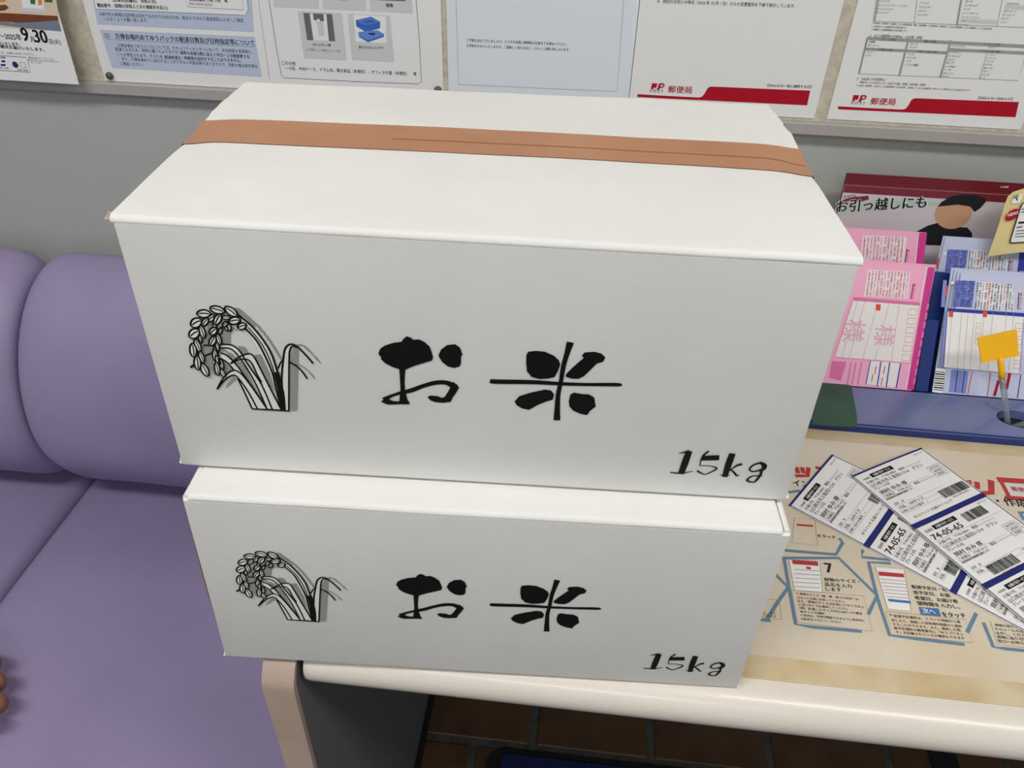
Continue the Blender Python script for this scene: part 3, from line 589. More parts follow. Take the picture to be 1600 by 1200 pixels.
# ------------------------------------------------------------------ shipping label strips
def label_strip(h, corner_l, corner_r, n, label, strips):
    A = DPt(corner_l, h); B = DPt(corner_r, h); eu = (B - A).normalized(); ev = V((eu.y, -eu.x, 0))     # ev runs down the strip
    pl = Plane(A, eu, -ev, bend=lambda u, v: .0012 * max(0, math.sin((u * 25 + v * 9) )) )
    root = empty('label_strip', (A.x, A.y, h)); tag(root, label, 'shipping label', 'printed shipping label strips on the desk mat')
    Wd = .097; Ls = .0745; vs = []; fs = []; nu, nv = 8, 30; T = Ls * n
    for s, hh in ((0, .0003), (1, 0.0)):
        for j in range(nv + 1):
            for i in range(nu + 1): vs.append(pl.map(Wd * i / nu, -T * j / nv, hh))
    N = (nu + 1) * (nv + 1)
    for j in range(nv):
        for i in range(nu): a = j * (nu + 1) + i; fs.append((a + nu + 1, a + nu + 2, a + 1, a)); fs.append((N + a, N + a + 1, N + a + nu + 2, N + a + nu + 1))
    obj('paper', vs, fs, m_paper, root, smooth=True)
    P = Print(pl); b0 = .0004
    for e in (.0012, Wd - .0012):
        for j in range(30): P.rect(m_navy, e - .0005, -T * (j + 1) / 30, e + .0005, -T * j / 30, b0)
    P.rect(m_navy, 0, -.002, Wd, 0, b0, 8)
    for k in range(1, n): P.rect(m_navy, 0, -Ls * k - .0028, Wd, -Ls * k + .0028, b0, 8)
    mm = lambda u, v: (u / 1000, v / 1000)
    for k in range(n):
        P.off = (0, -Ls * k)
        T_ = lambda s, u, v, u1, sz, bo=0.0, m=m_text2: P.text(m, s, mm(u, -v), mm(u1, -v), sz / 1000, bo, h=.0006, px=False)
        R_ = lambda u0, v0, u1, v1, m=m_black, h=.0005: P.rect(m, u0 / 1000, -v1 / 1000, u1 / 1000, -v0 / 1000, h, 3)
        big = k % 2 == 1
        T_('配達用' if big else 'お客様控', 6, 10.5, 15, 3.2); R_(17, 6.2, 46, 11.2); P.text(m_white, 'お届け先サービス', mm(20, -10), mm(42, -10), .0034, .02, h=.0007, px=False)
        T_('ゆうパック', 80, 6.5, 92, 2.6)
        y = 12
        if big:
            T_('74-05-65', 6, 20, 44, 7.5, .02); y = 22; 
            P2 = random.Random(5); u = 53
            while u < 80: w_ = P2.choice((.4, .4, .8, 1.2)); R_(u, 8, u + w_, 18, m_black, .0006); u += w_ + P2.choice((.4, .4, .8))
            R_(6, 21.3, 92, 21.5, m_grey)
        T_('お届け先　〒743-0063　電話', 6, y + 3.6, 56, 3.4); T_('０００００００', 58, y + 3.6, 78, 2.4, 0, m_grey); T_('山口県光市上島田2-12-6　グラン', 6, y + 8.8, 76, 4.6); T_('グレース102', 6, y + 13.2, 26, 4.2)
        T_('岡村 ゆみ 様', 8, y + 19.6, 42, 5.2, .01); R_(6, y + 20.6, 70, y + 20.8, m_grey); T_('ご依頼主　〒501-6121　電話', 6, y + 24.4, 54, 3.4); T_('０００００００', 56, y + 24.4, 76, 2.4, 0, m_grey); T_('岐阜県岐阜市柳津町流通センター', 6, y + 27.6, 42, 2.8, .02)
        for a, b in ((0, 5.2), (5.2, 9.8), (9.8, 14)):
            for q in (a, b): R_(76, y + 12 + q, 92, y + 12.25 + q)
        R_(76, y + 12, 76.3, y + 26); R_(91.7, y + 12, 92, y + 26); T_('受付日付', 78, y + 16, 90, 3); T_('8月20日', 79, y + 20.6, 89, 3); T_('配達日', 79, y + 25, 88, 3)
        T_('品名　米', 8, y + 35.5, 20, 3); R_(6, y + 36.6, 70, y + 36.8, m_grey); T_('元払　150サイズ', 8, y + 41, 40, 3.2, .01); R_(6, y + 42, 88, y + 42.2, m_grey)
        if not big: T_('お問い合わせ番号　1', 6, y + 46, 40, 3); R_(6, y + 47, 60, y + 47.2, m_grey); T_('ゆうパック お届けについて', 12, y + 55.5, 62, 2.6)
        P2 = random.Random(k + 3); u = 20 if big else 58; e = u + 34
        v0 = 60 if big else 52
        while u < e: w_ = P2.choice((.4, .4, .8, 1.2)); R_(u, v0, u + w_, v0 + 10, m_black, .0006); u += w_ + P2.choice((.4, .4, .8))
        T_('1522-5705-6551', e - 26, v0 + 13.2 if big else v0 + 13, e - 4, 2.4, 0, m_text2)
        if big: T_('お届け日　お時間', 66, 62, 88, 2.4, 0, m_grey); T_('8月22日 14-16', 66, 67, 86, 2.6)
    P.off = (0, 0); P.build(root)
    return root
def DPt(p, h): d = ray(*p); return CAM + d * ((h - CAM.z) / d.z)
label_strip(ZD + .0022, (1232, 790), (1297, 714), 4, 'white shipping label strip with blue bands lying underneath the other strip', None)
label_strip(ZD + .0050, (1330, 744), (1438, 701), 4, 'white shipping label strip with blue bands lying on top of the other strip', None)

# ------------------------------------------------------------------ the two rice boxes
def fit_front(o, e, n):
    return Plane(o, e, (0, 0, 1))
BW, BD, BH = .3872, .2459, .1742
def frame(ox, oy, ztop, a):
    e = V((math.cos(a), math.sin(a), 0)); n = V((-math.sin(a), math.cos(a), 0)); return V((ox, oy, ztop - BH)), e, n
F1 = frame(-.2451, .3523, 1.0685, .0462); F2 = frame(-.2409, .3263, .8943, .0523)
ART = Plane(F1[0], F1[1], (0, 0, 1))        # the printed front, in box coordinates (u along the front, v up)
def art_local():
    P = Print(Plane((0, 0, 0), (1, 0, 0), (0, 0, 1)))       # local: x along the front, z up, ink towards -y
    K = lambda L, ox, oy, s: [ART.px(ox + x / s, oy + y / s) for x, y in L]
    # brush lettering
    B = lambda L: P.poly(m_black, K(L, 560, 500, 3.636), .0004, px=False)
    S = lambda L, w_, sm=4: P.stroke(m_black, K(L, 560, 500, 3.636), [x * 1.25e-4 for x in w_], .0004, px=False, smooth=sm)
    B([(115, 185), (125, 160), (150, 143), (190, 130), (200, 127), (245, 122), (258, 103), (275, 90), (303, 100), (310, 110), (345, 108), (375, 122), (405, 148), (415, 175), (425, 210), (418, 228), (380, 240), (320, 258), (285, 272), (265, 283), (235, 278), (195, 265), (155, 245), (130, 222), (128, 205), (118, 198)])
    S([(250, 268), (250, 340), (253, 400), (258, 462)], (30, 22, 24, 44)); S([(236, 468), (284, 468)], (18, 20), 0)
    S([(135, 460), (165, 462), (200, 468), (240, 468)], (10, 34, 22, 18)); S([(150, 448), (190, 428), (240, 412), (300, 398), (370, 372), (440, 354), (500, 354), (545, 376)], (26, 16, 18, 24, 22, 24, 26, 36))
    B([(515, 350), (545, 352), (573, 382), (550, 420), (535, 440), (525, 463), (480, 468), (440, 465), (410, 455), (392, 435), (410, 427), (450, 430), (475, 440), (490, 435), (510, 405), (528, 372)])
    B([(455, 200), (470, 165), (505, 140), (550, 135), (578, 155), (592, 195), (583, 205), (583, 245), (575, 262), (545, 270), (510, 262), (475, 235)])
    B([(955, 195), (965, 178), (1010, 173), (1060, 178), (1110, 200), (1138, 225), (1147, 250), (1135, 285), (1115, 322), (1080, 330), (1030, 333), (985, 322), (958, 290), (953, 240)])
    B([(1270, 200), (1285, 182), (1340, 178), (1380, 188), (1403, 210), (1390, 235), (1355, 245), (1320, 280), (1280, 318), (1250, 332), (1210, 330), (1178, 320), (1180, 305), (1215, 270), (1260, 230), (1280, 215)])
    B([(887, 460), (895, 452), (915, 430), (980, 410), (1060, 393), (1095, 398), (1112, 420), (1105, 450), (1070, 460), (1020, 480), (970, 508), (930, 500), (900, 482)])
    B([(1195, 460), (1205, 420), (1225, 410), (1270, 418), (1310, 420), (1340, 438), (1348, 490), (1315, 515), (1300, 538), (1260, 530), (1220, 512), (1200, 490)])
    S([(755, 345), (790, 348), (1000, 351), (1150, 360), (1300, 364), (1470, 365), (1492, 370)], (24, 26, 24, 20, 18, 20, 8)); S([(1202, 132), (1185, 190), (1165, 260), (1150, 350), (1135, 420), (1130, 500), (1128, 560)], (32, 24, 22, 20, 22, 26, 32))
    # 15kg
    S = lambda L, w_, sm=4: P.stroke(m_black, K(L, 1000, 670, 6.154), [x * 6.9e-5 for x in w_], .0004, px=False, smooth=sm)
    S([(468, 222), (430, 330), (397, 420)], (58, 62, 54)); S([(375, 232), (425, 222), (470, 210)], (8, 16, 22)); S([(292, 415), (390, 424), (508, 404)], (12, 16, 6))
    S([(658, 213), (612, 250), (585, 300), (576, 352)], (18, 18, 12, 8)); S([(612, 278), (745, 274)], (58, 60), 0); S([(576, 352), (660, 352), (738, 374), (690, 408), (620, 434), (552, 402)], (8, 8, 16, 14, 12, 20))
    S([(885, 245), (850, 340), (817, 450)], (56, 60, 48)); S([(772, 442), (858, 444)], (10, 10), 0); S([(975, 338), (930, 350), (865, 396)], (26, 20, 8)); S([(868, 385), (908, 420), (930, 448), (955, 440)], (14, 20, 16, 6))
    S([(1160, 322), (1090, 345), (1052, 385), (1080, 406), (1130, 400), (1182, 385), (1195, 350), (1160, 322)], (20, 18, 16, 16, 18, 36, 46, 24)); S([(1168, 400), (1155, 442), (1120, 490), (1090, 510), (1028, 492), (1080, 452), (1172, 448)], (24, 22, 22, 14, 22, 14, 12))
    letters = P; P = Print(Plane((0, 0, 0), (1, 0, 0), (0, 0, 1)))
    # rice plant
    KK = lambda L: K(L, 270, 450, 5.219); U = 1.22e-4
    St = lambda L, w_=8.5, sm=4, h=.0006, m=m_black, closed=False: P.stroke(m, KK(L), w_ * U, h, px=False, smooth=sm, closed=closed)
    Ha = lambda L: P.poly(m_hatch, KK(L), .0003, px=False)
    Wh = lambda L, h=.00045: P.poly(m_card, KK(L), h, px=False)
    Ha([(960, 560), (955, 1000), (1015, 1000), (1028, 470), (990, 480)]); Ha([(505, 155), (545, 165), (590, 205), (690, 290), (660, 320), (600, 275), (540, 220)])
    St([(680, 292), (740, 360), (800, 440), (885, 575)], 13, 4, .0003, m_hatch); St([(1018, 462), (1065, 468), (1130, 525), (1205, 608)], 9, 4, .0003, m_hatch); St([(1005, 612), (1085, 655), (1160, 735)], 8, 4, .0003, m_hatch)
    Ha([(665, 545), (715, 537), (765, 590), (825, 720), (845, 860), (790, 790), (730, 650)]); Ha([(530, 470), (590, 478), (622, 530), (575, 545)]); Ha([(510, 605), (560, 600), (620, 680), (700, 820), (765, 970), (700, 900), (600, 760)])
    Ha([(290, 270), (345, 280), (375, 330), (430, 320), (500, 320), (540, 355), (500, 335), (475, 360), (470, 450), (400, 465), (300, 480), (240, 470), (255, 420), (285, 350)]); Ha([(240, 470), (320, 490), (330, 560), (330, 620), (357, 700), (345, 712), (290, 640), (255, 560)]); Ha([(395, 490), (440, 490), (450, 515), (400, 515)]); Ha([(395, 570), (440, 580), (485, 660), (430, 690), (395, 640)]); Ha([(430, 520), (480, 530), (520, 570), (500, 600), (460, 560)])
    Ha([(500, 715), (530, 735), (470, 785), (428, 818), (445, 780)])
    # leaves: pale fills with outlines
    Wh([(395, 455), (480, 460), (540, 500), (620, 620), (730, 790), (810, 980), (770, 980), (690, 830), (600, 650), (520, 545), (400, 485)]); St([(395, 455), (480, 460), (540, 500), (585, 565)]); St([(400, 485), (470, 490), (530, 540), (600, 640), (680, 780), (770, 980)])
    Wh([(395, 525), (450, 550), (520, 620), (600, 730), (560, 730), (500, 660), (400, 572)]); St([(395, 525), (450, 550), (520, 620), (600, 730), (690, 860), (770, 980)]); St([(400, 572), (450, 605), (500, 662)])
    Wh([(475, 610), (540, 560), (610, 533), (660, 545), (700, 620), (780, 780), (885, 985), (812, 982), (720, 750), (650, 620), (600, 580)]); St([(475, 610), (540, 560), (610, 533), (655, 545), (700, 620), (780, 780), (885, 985)]); St([(475, 610), (550, 578), (610, 577), (650, 615), (690, 700), (725, 760)]); St([(585, 575), (650, 670), (730, 790), (812, 982)])
    Wh([(365, 820), (395, 760), (440, 700), (495, 665), (545, 680), (600, 740), (680, 850), (770, 980), (650, 980), (600, 860), (540, 745), (500, 707), (430, 745)]); St([(365, 820), (395, 760), (440, 700), (495, 667), (545, 682), (600, 740), (680, 850), (770, 980)]); St([(365, 820), (430, 742), (500, 705), (545, 740), (610, 830), (650, 900), (690, 975)]); St([(535, 738), (590, 850), (650, 980)], 9)
    Wh([(530, 215), (640, 300), (740, 420), (810, 540), (850, 660), (885, 740), (915, 992), (885, 990), (840, 850), (800, 700), (740, 570), (600, 330)]); St([(520, 205), (640, 300), (740, 420), (810, 540), (855, 680), (880, 760), (905, 850)], 10); St([(600, 330), (690, 430), (760, 560), (815, 690), (845, 820), (890, 990)], 10); St([(620, 320), (720, 440), (790, 570), (830, 690), (862, 830), (895, 990)], 6); St([(850, 690), (875, 790), (895, 880), (903, 990)], 26)
    Wh([(865, 640), (885, 595), (905, 590), (900, 760)]); St([(862, 650), (885, 597), (903, 590)], 8); St([(950, 598), (1010, 630), (1060, 680), (1097, 733)], 9)
    Wh([(900, 990), (888, 740), (900, 600), (915, 500), (945, 460), (985, 458), (1015, 475), (970, 475), (955, 510), (950, 600), (948, 996)]); St([(915, 990), (893, 800), (893, 680), (902, 590), (915, 500), (945, 460), (985, 456), (1025, 480), (1085, 540), (1145, 608)], 10); St([(1020, 480), (978, 470), (957, 505), (950, 600), (948, 998)], 8)
    St([(650, 980), (950, 998)], 9, 0); St([(150, 642), (182, 618)], 12, 0); St([(255, 462), (335, 460)], 8, 0); St([(265, 548), (335, 520)], 8, 0); St([(385, 485), (400, 480)], 6, 0)
    # grains
    def grain(cx, cy, rx, ry, ang):
        t0 = math.radians(ang); c, s_ = math.cos(t0), math.sin(t0); n = 14
        ring = []
        for i in range(n):
            t = 2 * math.pi * i / n; x = rx * 1.1 * math.cos(t); y = ry * 1.08 * math.sin(t) * (.75 + .25 * abs(math.sin(t))); ring.append((cx + x * c - y * s_, cy + x * s_ + y * c))
        g = grain.k; grain.k += 1; hh = .0007 + g * .000012
        Wh(ring, hh); St(ring, 6 + min(3.5, ry * .13), 0, hh + .000005, closed=True)
        St([(cx - rx * .8 * c, cy - rx * .8 * s_), (cx + ry * .14 * s_, cy - ry * .14 * c), (cx + rx * .8 * c, cy + rx * .8 * s_)], min(7, ry * .24), 3, hh + .000008)
    grain.k = 0
    for g in ((345, 300, 20, 12, 40), (438, 236, 34, 15, 5), (390, 345, 30, 14, -70), (440, 318, 26, 13, 60), (430, 290, 26, 16, -50), (465, 315, 30, 14, 75), (228, 405, 36, 13, 75), (368, 470, 42, 13, 75), (355, 515, 42, 15, 70), (240, 250, 22, 16, -30),
              (508, 260, 44, 28, -8), (568, 305, 34, 26, -18), (480, 185, 56, 28, 36), (368, 172, 56, 28, 16), (258, 203, 52, 30, 2), (320, 238, 34, 24, -35), (268, 270, 36, 22, -55), (370, 250, 44, 28, -62), (195, 277, 44, 36, -28), (335, 345, 34, 27, -45), (245, 350, 50, 22, 72), (180, 365, 44, 36, -35),
              (380, 412, 44, 18, 72), (330, 425, 40, 25, -62), (208, 462, 52, 22, 66), (172, 500, 52, 26, 82), (350, 540, 48, 19, 82), (372, 580, 40, 15, 70), (240, 556, 46, 19, 70), (207, 602, 52, 26, 84), (400, 610, 44, 16, 72), (266, 660, 52, 26, 62), (368, 650, 50, 20, 80), (412, 685, 34, 16, 60)): grain(*g)
    return letters, P
LET, RICE = art_local()
CORN1 = dict(fl=(284, 726), fr=(1229, 780), tl=(172, 337), tr=(1348, 405), bl=(389, 126.5), br=(1196, 161))
CORN2 = dict(fl=(352, 1027), fr=(1154, 1073), tl=(282, 775), tr=(1238, 831))
def rice_box(F, corn, label, over, notch, back=None, sag=0.0):
    o, e, n = F; a = math.atan2(e.y, e.x)
    root = empty('rice_box', o, a); tag(root, label, 'cardboard box', 'stacked white rice boxes')
    FP = Plane(o, e, (0, 0, 1)); TPn = Plane(o + V((0, 0, BH)), e, n)
    c = {k: FP.px(*corn[k]) for k in ('fl', 'fr', 'tl', 'tr')}
    zb = lambda k: 0.0
    if back: bl, br = TPn.px(*back[0]), TPn.px(*back[1])
    else: bl, br = (c['tl'][0], BD), (c['tr'][0], BD)
    th = .0042; zt = BH - th
    fl, fr, tl, tr = c['fl'], c['fr'], c['tl'], c['tr']
    ztl, ztr = tl[1], tr[1]                                     # real heights of the two front top corners
    cor = [[[V((fl[0], 0, 0)), V((fr[0], 0, 0))], [V((fl[0], BD, 0)), V((fr[0], BD, 0))]], [[V((tl[0], 0, ztl - th)), V((tr[0], 0, ztr - th))], [V((bl[0], bl[1], zt)), V((br[0], br[1], zt))]]]
    bm = hexa(cor, .0016, 2, top=False); b = obj_bm('body', bm, m_card, root, local=True); sharp(b, 30)
    # two long top flaps that meet under the tape
    ym = (bl[1] + br[1]) / 4 + .0
    def top(u, y):
        """surface point of the closed lid: u 0..1 along, y 0..1 front to back"""
        x0 = tl[0] + (bl[0] - tl[0]) * y; x1 = tr[0] + (br[0] - tr[0]) * y
        X = x0 - over[0] + (x1 - x0 + over[0] + over[1]) * u
        zf = ztl + (ztr - ztl) * u; z = zf + (BH - zf) * y if not sag else zf + (BH - sag - zf) * min(1, y / .10); Y = (bl[1] + (br[1] - bl[1]) * u) * y
        d = min(u, 1 - u); t = math.exp(-((y - .53) / .12) ** 2); z -= .0036 * t * math.exp(-(d / .035) ** 2)
        z += (0 if sag else 1) * .0012 * math.sin(math.pi * y) * math.sin(math.pi * u) + .0006 * noise.noise(V((u * 6, y * 5, over[0] * 900)))
        X += (-1 if u < .5 else 1) * (math.exp(-(d / .06) ** 2)) * (.0035 * math.exp(-((y - .68) / .22) ** 2))
        return V((X, Y, z))
    US = [0, .004, .009, .015, .022, .030, .040, .052, .067, .085, .11, .15, .2, .26, .33, .41, .5]; US = US + [1 - q_ for q_ in US[-2::-1]]
    FR = .0036; DB = (bl[1] + br[1]) / 2
    def flap(ya, yb, name='top_flap'):
        rows = [0, .0002, .0008, .0018, .0028, .0036]; rows = [q_ / DB for q_ in rows]
        mid = [ya + (yb - ya) * j / 14 for j in range(15)]
        if ya == 0: YS = rows + [q_ for q_ in mid if q_ > .02]
        else: YS = [q_ for q_ in mid if q_ < .98] + [1 - q_ for q_ in rows[::-1]]
        nu, nv = len(US) - 1, len(YS) - 1; vs = []; fs = []; low = []; rr = random.Random(int(ya * 100) + 3)
        for j, y in enumerate(YS):
            for i, u_ in enumerate(US):
                p = top(u_, y)
                if i in (0, nu) and y > .66: p.x += rr.uniform(-.0007, .0007)
                low.append(V((p.x, p.y + (.0003 if y == 0 else 0), p.z - th + .0001)))
                d = p.y if ya == 0 else DB * (1 - y); d = min(max(d, 0), FR); p.z -= FR - math.sqrt(max(0, FR * FR - (FR - d) ** 2)); vs.append(p)
        N = len(vs); vs += low
        for j in range(nv):
            for i in range(nu): q_ = j * (nu + 1) + i; fs.append((q_, q_ + 1, q_ + nu + 2, q_ + nu + 1)); fs.append((N + q_, N + q_ + nu + 1, N + q_ + nu + 2, N + q_ + 1))
        ring = [i for i in range(nu + 1)] + [j * (nu + 1) + nu for j in range(1, nv + 1)] + [nv * (nu + 1) + i for i in range(nu - 1, -1, -1)] + [j * (nu + 1) for j in range(nv - 1, 0, -1)]
        for k in range(len(ring)): q1, q2 = ring[k], ring[(k + 1) % len(ring)]; fs.append((q2, q1, N + q1, N + q2))
        sharp(obj(name, vs, fs, m_card, root, local=True), 60)
    flap(0, .525); flap(.532, 1)
    # brown tape along the seam and down both ends
    ta, tb = .452, .632; nu, nv = len(US) - 1, 6; vs = []; fs = []
    for i in range(nu + 1):
        for j in range(nv + 1):
            p = top(US[i], ta + (tb - ta) * j / nv); vs.append(p + V((0, 0, .0006)))
    def tail(u, sgn):
        rows = []
        for dz in (-.0002, .005, .03, .05):
            for j in range(nv + 1): p = top(u, ta + (tb - ta) * j / nv); rows.append(V((p.x + sgn * (.0014 if dz < .001 else .0024), p.y, p.z - dz)))
        return rows
    m = nv + 1; Lf, Rt = tail(0, -1), tail(1, 1); vs = Lf[3 * m:4 * m] + Lf[2 * m:3 * m] + Lf[m:2 * m] + Lf[:m] + vs + Rt
    rows = len(vs) // m
    for i in range(rows - 1):
        for j in range(nv): q_ = i * m + j; fs.append((q_, q_ + m, q_ + m + 1, q_ + 1))
    tp = obj('tape', vs, fs, m_tape, root, smooth=True, local=True)
    vs = []; fs = []
    for i in range(nu + 1):
        for j, yy in enumerate((.5285, .5335)): vs.append(top(US[i], yy) + V((0, 0, .0008)))
        if i > nu * .45: q_ = 2 * i; fs.append((q_ - 2, q_, q_ + 1, q_ - 1))
    obj('tape_crease', vs, fs, m_tapeline, tp, local=True)
    # ends: fold ridge of the side panels, torn and raw edges
    for sgn, xx0, xx1 in ((0, tl, bl), (1, tr, br)):
        s_ = -1 if sgn == 0 else 1; ov = over[sgn]
        vs = []; fs = []; K_ = 16
        for k in range(K_ + 1):
            y = .01 + .98 * k / K_; x = xx0[0] + (xx1[0] - xx0[0]) * y; z = (xx0[1] + (BH - xx0[1]) * y) - (.0012 if ov < 0 else .0065) - .0008 * random.random() - (.0042 * math.exp(-((y - .53) / .14) ** 2) if ov >= 0 else 0); yy = xx1[1] * y
            for dx, dz in ((-.0042, -.004), (-.0034, 0), (-.0012, .0003), (.0004, -.0012), (.0004, -.006)): vs.append((x + s_ * dx, yy, z + dz))
            if k:
                for j in range(4): q_ = k * 5 + j; fs.append((q_ - 5, q_, q_ + 1, q_ - 4) if s_ > 0 else (q_ - 4, q_ + 1, q_, q_ - 5))
        fs.append((4, 3, 2, 1, 0)); obj('side_fold', vs, fs, m_card, root, local=True)
    for (cx, cz, s_, mat_) in notch:
        vs = []; fs = []
        for k in range(6): t = k / 5; vs += [(cx - s_ * .0006, .0012, cz - .0002 - .010 * t), (cx + s_ * (.0016 + .0012 * math.sin(t * 6)), .0022, cz - .010 * t), (cx + s_ * .0022 * (1 - t * .4), .0075, cz - .0005 - .010 * t)]
        for k in range(5): q_ = 3 * k; fs += [(q_, q_ + 3, q_ + 4, q_ + 1), (q_ + 1, q_ + 4, q_ + 5, q_ + 2)]
        obj('torn_corner', vs, fs, mat_, root, local=True)
    for PP, nm in ((LET, {'black_ink': 'brush_lettering'}), (RICE, {'black_ink': 'rice_plant_outline', 'hatched_ink': 'rice_plant_shading', 'white_cardboard': 'rice_plant_fill'})):
        for mt, (vs_, fs_) in PP.d.items():
            for v2_, f2_ in pieces(vs_, fs_):
                oo = obj(nm.get(mt.name, 'printed_mark'), v2_, f2_, mt, root, local=True)
                if nm[mt.name] == 'brush_lettering': oo['label'] = 'black brush lettering on the front of the box'
    return root, c, top
b1 = rice_box(F1, CORN1, 'white rice box with brown tape across its lid, upper of the two', (.001, .001), [], (CORN1['bl'], CORN1['br']))
c1 = b1[1]
b2 = rice_box(F2, CORN2, 'white rice box resting on the desk under the other box', (-.004, -.0055), [], sag=.0025)
def bits(b, lst, mat, name):
    root, c, top = b
    for (x, z, dx, dz, y) in lst:
        vs = [(x, y, z), (x + dx, y - .0008, z + dz * .2), (x + dx * .9, y + .004, z + dz), (x + dx * .1, y + .006, z + dz * .7), (x + dx * .4, y + .003, z - abs(dz) * .6)]
        obj(name, vs, [(0, 1, 2, 3), (0, 4, 1), (1, 4, 2), (2, 4, 3), (3, 4, 0)], mat, root, local=True)
bits(b1, [(c1['tl'][0] + .0005, c1['tl'][1] - .003, -.0045, .003, .001)], m_cardedge, 'torn_corner')
bits(b1, [(c1['fl'][0], .001, -.001, .006, .0004), (c1['fr'][0] - .001, .002, .002, .004, .0004)], m_card, 'torn_corner')
bits(b2, [(b2[1]['fl'][0], .0005, -.001, .003, .0004), (b2[1]['fr'][0] - .001, .001, .0016, .003, .0004)], m_card, 'torn_corner')
rt, c2, _ = b2
vs = []; fs = []
for k in range(13):
    t = k / 12; z = c2['tl'][1] - .012 - (c2['tl'][1] - .02) * t; x = c2['tl'][0] + (c2['fl'][0] - c2['tl'][0]) * (c2['tl'][1] - z) / c2['tl'][1]; w_ = .0011 * math.sin(math.pi * min(1, t * 1.05)) + .0002
    vs += [(x + .001, .0012, z), (x - w_, .0022, z), (x - w_, .006, z)]
    if k: q_ = 3 * k; fs += [(q_ - 3, q_ - 2, q_ + 1, q_), (q_ - 2, q_ - 1, q_ + 2, q_ + 1)]
obj('raw_edge', vs, fs, m_kraft, rt, local=True)
x, z = c2['tl'][0], c2['tl'][1]
obj('raw_edge', [(x + .0002, .001, z - .005), (x - .0006, .002, z - .005), (x + .0002, .014, z - .0022), (x + .0012, .014, z - .0020)], [(0, 1, 2, 3)], m_kraft, rt, local=True)

# ------------------------------------------------------------------ form organiser on the desk
org = empty('form_organiser', (.5, .72, ZD)); tag(org, 'blue plastic form organiser with a pen hole standing against the wall', 'organiser')
OX0, OX1 = .215, .86; ZK = ZD + .0115; OY0, OY1 = .668, .733
hc = DPt((1592, 655), ZK); HR = (.0225, .0150)
def deck():
    vs = []; fs = []; n = 32; per = []
    for k in range(n):
        t = 2 * math.pi * k / n; dx, dy = math.cos(t), math.sin(t)
        s_ = min((OX1 - hc.x) / dx if dx > 1e-9 else 1e9, (OX0 - hc.x) / dx if dx < -1e-9 else 1e9, (OY1 - hc.y) / dy if dy > 1e-9 else 1e9, (OY0 - hc.y) / dy if dy < -1e-9 else 1e9)
        per.append((hc.x + dx * s_, hc.y + dy * s_))
    # make sure the rectangle corners are there
    for cx, cy in ((OX0, OY0), (OX1, OY0), (OX0, OY1), (OX1, OY1)):
        k = min(range(n), key=lambda i: abs(math.remainder(math.atan2(cy - hc.y, cx - hc.x) - 2 * math.pi * i / n, 2 * math.pi))); per[k] = (cx, cy)
    for k in range(n):
        t = 2 * math.pi * k / n; q_ = (hc.x + HR[0] * math.cos(t), hc.y + HR[1] * math.sin(t))
        vs += [(per[k][0], per[k][1], ZK), (q_[0], q_[1], ZK), (per[k][0], per[k][1], ZD), (q_[0], q_[1], ZD + .001)]
    for k in range(n):
        a = 4 * k; b = 4 * ((k + 1) % n); fs += [(a, b, b + 1, a + 1), (a + 2, b + 2, b, a), (a + 1, b + 1, b + 3, a + 3)]
    return vs, fs
vs, fs = deck(); obj('deck', vs, fs, m_bluepl, org)
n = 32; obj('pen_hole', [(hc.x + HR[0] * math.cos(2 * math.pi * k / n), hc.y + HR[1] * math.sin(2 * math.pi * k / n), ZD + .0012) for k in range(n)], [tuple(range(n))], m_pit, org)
obj_bm('front_lip', boxbm(OX0 - .001, OX1, OY0 - .003, OY0 + .0015, ZD, ZK - .001, .001, 1), m_bluedk, org)
bz = lambda y0, z0, y1, z1, x0, x1, t: hexa([[[V((x, y0 + dy, z0)) for x in (x0, x1)] for dy in (0, t)], [[V((x, y1 + dy, z1)) for x in (x0, x1)] for dy in (0, t)]], .0005, 1)
obj_bm('divider', bz(.752, ZD, .812, .838, .235, OX1, .003), m_bluedk, org)
obj_bm('divider', bz(.838, ZD, .854, .82, .30, OX1, .003), m_bluedk, org)
obj_bm('back_plate', bz(.905, ZD, .913, .84, .30, OX1, .003), m_bluedk, org)
obj_bm('base_plate', boxbm(.235, OX1, OY1, .915, ZD, ZD + .006), m_bluedk, org)
obj_bm('side_wall', boxbm(.232, .236, OY1, .915, ZD, ZD + .07), m_bluedk, org)
obj_bm('slot_divider', bz(OY1 + .002, ZK, .772, .80, .3845, .3985, .003), m_bluedk, org)
# dark green patch stuck on the deck's left end
GP = Plane((0, 0, ZK + .0006), (1, 0, 0), (0, 1, 0)); gp = [(1270, 660), (1278, 590), (1291, 591), (1318, 598), (1326, 601.5), (1331, 607), (1339.5, 655), (1339, 664), (1334, 668.5), (1300, 667), (1268, 664)]
g = [GP.px(*a) for a in gp]; g = [(x, y + .0012) for x, y in g]
vs, fs = slab(g[::-1], ZK + .0001, ZK + .0014); fs = [f[::-1] for f in fs]
o = obj('green_holder', vs, fs, m_green, origin=(g[0][0], g[0][1], ZK)); tag(o, 'dark green plastic piece with rounded corner on the blue organiser', 'plastic piece')

